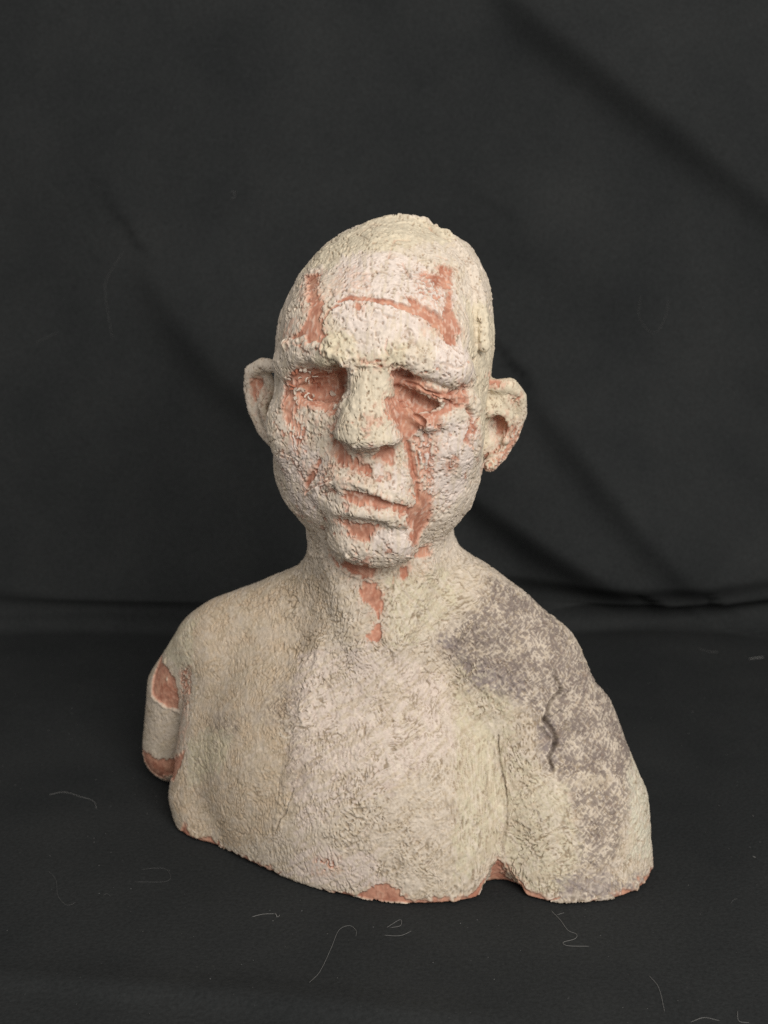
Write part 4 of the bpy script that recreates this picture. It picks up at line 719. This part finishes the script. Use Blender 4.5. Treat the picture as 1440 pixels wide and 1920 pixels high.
h = .35 * perlin(pp, 14., 61) * sst(17, 32, np.hypot(sx - 1, tt - 2)) + .9 * perlin(pp, 26., 62) * sst(20, 45, tt) + .22 * perlin(pp * np.array([1, .8, 1]), 8., 63) * sst(22, 40, tt)
# long creases lying across the table behind the bust: (x0,t0,x1,t1,width,height)
def crease(pts, w, hgt, lean=0.0):
    d = np.full(len(sx), 1e9); sd = np.zeros(len(sx)); al = np.zeros(len(sx)); n_ = len(pts) - 1
    for i in range(n_):
        p, q = np.array(pts[i], float), np.array(pts[i + 1], float); e = q - p; L = np.linalg.norm(e); e /= L
        u = (sx - p[0]) * e[0] + (tt - p[1]) * e[1]; uc = np.clip(u, 0, L)
        dx, dt = sx - p[0] - uc * e[0], tt - p[1] - uc * e[1]; dd = np.hypot(dx, dt); m = dd < d
        d[m] = dd[m]; sd[m] = (dd * np.sign(dx * e[1] - dt * e[0]))[m]; al[m] = (i + uc[m] / L) / n_
    tap = np.sin(np.clip(al * .86 + .07, 0, 1) * math.pi) ** .6
    x = sd / (w * (.6 + .6 * tap)); x = np.where(x > 0, x * (1 + lean), x * (1 - lean))
    return hgt * tap * np.exp(-x * x)
for c in CREASES: h = h + crease(*c)
X = sx; Y2 = Y + ny * h; Z2 = Zc + nz * h
Z2 = Z2 - .012
V_ = np.stack([X, Y2, Z2], 1) / 100
gi = np.arange(ns * nt).reshape(ns, nt); F_ = np.stack([gi[:-1, :-1], gi[1:, :-1], gi[1:, 1:], gi[:-1, 1:]], -1).reshape(-1, 4)
n = N('black_cotton'); tc = n('TexCoord')
w1 = n('TexNoise', Scale=14.0, Detail=4.0); w2 = n('TexNoise', Scale=520.0, Detail=3.0, Roughness=.7); w3 = n('TexVoronoi', Scale=260.0)
for x in (w1, w2, w3): n.l(tc.outputs['Object'], x.inputs['Vector'])
cr = n('ValToRGB'); cr.color_ramp.elements[0].position = .3; cr.color_ramp.elements[0].color = (.0215, .0232, .0236, 1); cr.color_ramp.elements[1].position = .75; cr.color_ramp.elements[1].color = (.0300, .0316, .0314, 1)
n.l(w1.outputs[0], cr.inputs[0])
m2 = n('MapRange'); m2.inputs[1].default_value = .3; m2.inputs[2].default_value = .8; m2.inputs[3].default_value = .8; m2.inputs[4].default_value = 1.35; n.l(w2.outputs[0], m2.inputs[0])
mx = n('MixRGB', blend_type='MULTIPLY'); mx.inputs[0].default_value = 1; n.l(cr.outputs[0], mx.inputs[1]); n.l(m2.outputs[0], mx.inputs[2])
# pale dust caught in the weave
sp = n('MapRange'); sp.inputs[1].default_value = .10; sp.inputs[2].default_value = .03; sp.inputs[3].default_value = 0; sp.inputs[4].default_value = .5; n.l(w3.outputs['Distance'], sp.inputs[0])
w4 = n('TexNoise', Scale=60.0); n.l(tc.outputs['Object'], w4.inputs['Vector']); s4 = n('MapRange'); s4.inputs[1].default_value = .56; s4.inputs[2].default_value = .72; n.l(w4.outputs[0], s4.inputs[0])
mm = n('Math', operation='MULTIPLY'); n.l(sp.outputs[0], mm.inputs[0]); n.l(s4.outputs[0], mm.inputs[1])
m3 = n('MixRGB'); n.l(mm.outputs[0], m3.inputs[0]); n.l(mx.outputs[0], m3.inputs[1]); m3.inputs[2].default_value = (.16, .16, .155, 1)
n.l(m3.outputs[0], n.b.inputs['Base Color']); bp = n('Bump', Strength=.5, Distance=.0007); n.l(w2.outputs[0], bp.inputs['Height']); n.l(bp.outputs[0], n.b.inputs['Normal'])
n.b.inputs['Roughness'].default_value = .9; n.b.inputs['Specular IOR Level'].default_value = .08; n.b.inputs['Sheen Weight'].default_value = 0
cl = mesh('backdrop_cloth', V_.tolist(), F_.tolist(), n.m); tag(cl, 'black cotton cloth spread under the bust and hung in soft folds behind it', kind='structure')
grid_h = h.reshape(ns, nt)
def cloth_point(x, t):
    """surface point of the cloth at sheet coordinates (cm), slightly proud"""
    i = np.clip(np.searchsorted(s_, x) - 1, 0, ns - 2); j = np.clip(np.searchsorted(t_, t) - 1, 0, nt - 2)
    a = (x - s_[i]) / (s_[i + 1] - s_[i]); b = (t - t_[j]) / (t_[j + 1] - t_[j])
    G = V_.reshape(ns, nt, 3) * 100
    return G[i, j] * (1 - a) * (1 - b) + G[i + 1, j] * a * (1 - b) + G[i, j + 1] * (1 - a) * b + G[i + 1, j + 1] * a * b
# ---------------------------------------------------------------- lint
n = N('pale_lint'); n.b.inputs['Base Color'].default_value = (.22, .217, .207, 1); n.b.inputs['Roughness'].default_value = .9; lint_mat = n.m
n = N('faint_lint'); n.b.inputs['Base Color'].default_value = (.11, .11, .107, 1); n.b.inputs['Roughness'].default_value = .9; faint_mat = n.m
def smooth_line(P, k=6):
    P = np.array(P, float)
    if len(P) < 3: return np.array([P[0] + (P[-1] - P[0]) * t for t in np.linspace(0, 1, k)])
    Q = np.concatenate([[2 * P[0] - P[1]], P, [2 * P[-1] - P[-2]]]); out = []
    for i in range(1, len(Q) - 2):
        for t in np.linspace(0, 1, k, endpoint=False):
            out.append(.5 * (2 * Q[i] + (Q[i + 1] - Q[i - 1]) * t + (2 * Q[i - 1] - 5 * Q[i] + 4 * Q[i + 1] - Q[i + 2]) * t * t + (3 * Q[i] - 3 * Q[i + 1] + Q[i + 2] - Q[i - 1]) * t ** 3))
    return np.array(out + [P[-1]])
def tube_geo(P, r, sides=5):
    V = []; Fc = []; n_ = len(P)
    for i, p in enumerate(P):
        d = P[min(i + 1, n_ - 1)] - P[max(i - 1, 0)]; d = d / (np.linalg.norm(d) + 1e-9)
        u = np.cross(d, (0, .3, 1)); u /= np.linalg.norm(u) + 1e-9; w = np.cross(d, u); rr = r * (.35 if i in (0, n_ - 1) else 1)
        V += [p + rr * (u * math.cos(k * 2 * math.pi / sides) + w * math.sin(k * 2 * math.pi / sides)) for k in range(sides)]
    for i in range(n_ - 1):
        for k in range(sides): Fc.append((i * sides + k, i * sides + (k + 1) % sides, (i + 1) * sides + (k + 1) % sides, (i + 1) * sides + k))
    Fc += [tuple(range(sides))[::-1], tuple((n_ - 1) * sides + k for k in range(sides))]
    return V, Fc
rl = random.Random(9)
for label, rad, bright, lines in LINT:
    V_all = []; F_all = []
    for ln in lines:
        Q = smooth_line(ln); P = []
        for q in Q:
            c = cloth_point(q[0], q[1]); off = rad + .015
            P.append(c + (np.array([0, 0, off]) if q[1] < 34.5 else np.array([0, -off, 0])))
        v, f = tube_geo(np.array(P), rad * .5); b0 = len(V_all)
        V_all += v; F_all += [tuple(i + b0 for i in g) for g in f]
    ctr = np.mean(V_all, 0)
    o = mesh('lint_fibre', [tuple((v - ctr) / 100) for v in V_all], F_all, lint_mat if bright else faint_mat); o.location = ctr / 100
    tag(o, label, 'lint', 'lint fibres stuck to the black cloth')
# specks of dust that nobody could count
V_all = []; F_all = []
for i in range(420):
    t = rl.uniform(-16, 30) if i < 330 else rl.uniform(40, 80); x = rl.uniform(-24, 24) * (1 if t < 20 else 1.4)
    c = cloth_point(x, t); q = rl.uniform(.010, .026); b0 = len(V_all)
    for d in ((1, 0, 0), (-1, 0, 0), (0, 1, 0), (0, -1, 0), (0, 0, 1), (0, 0, -1)): V_all.append(tuple((c + np.array(d) * q * rl.uniform(.6, 1.8) + np.array([0, 0, .01])) / 100))
    F_all += [tuple(b0 + k for k in f) for f in ((0, 2, 4), (2, 1, 4), (1, 3, 4), (3, 0, 4), (2, 0, 5), (1, 2, 5), (3, 1, 5), (0, 3, 5))]
tag(mesh('dust_specks', V_all, F_all, faint_mat, None, False), 'pale dust specks scattered over the black cloth', kind='stuff')
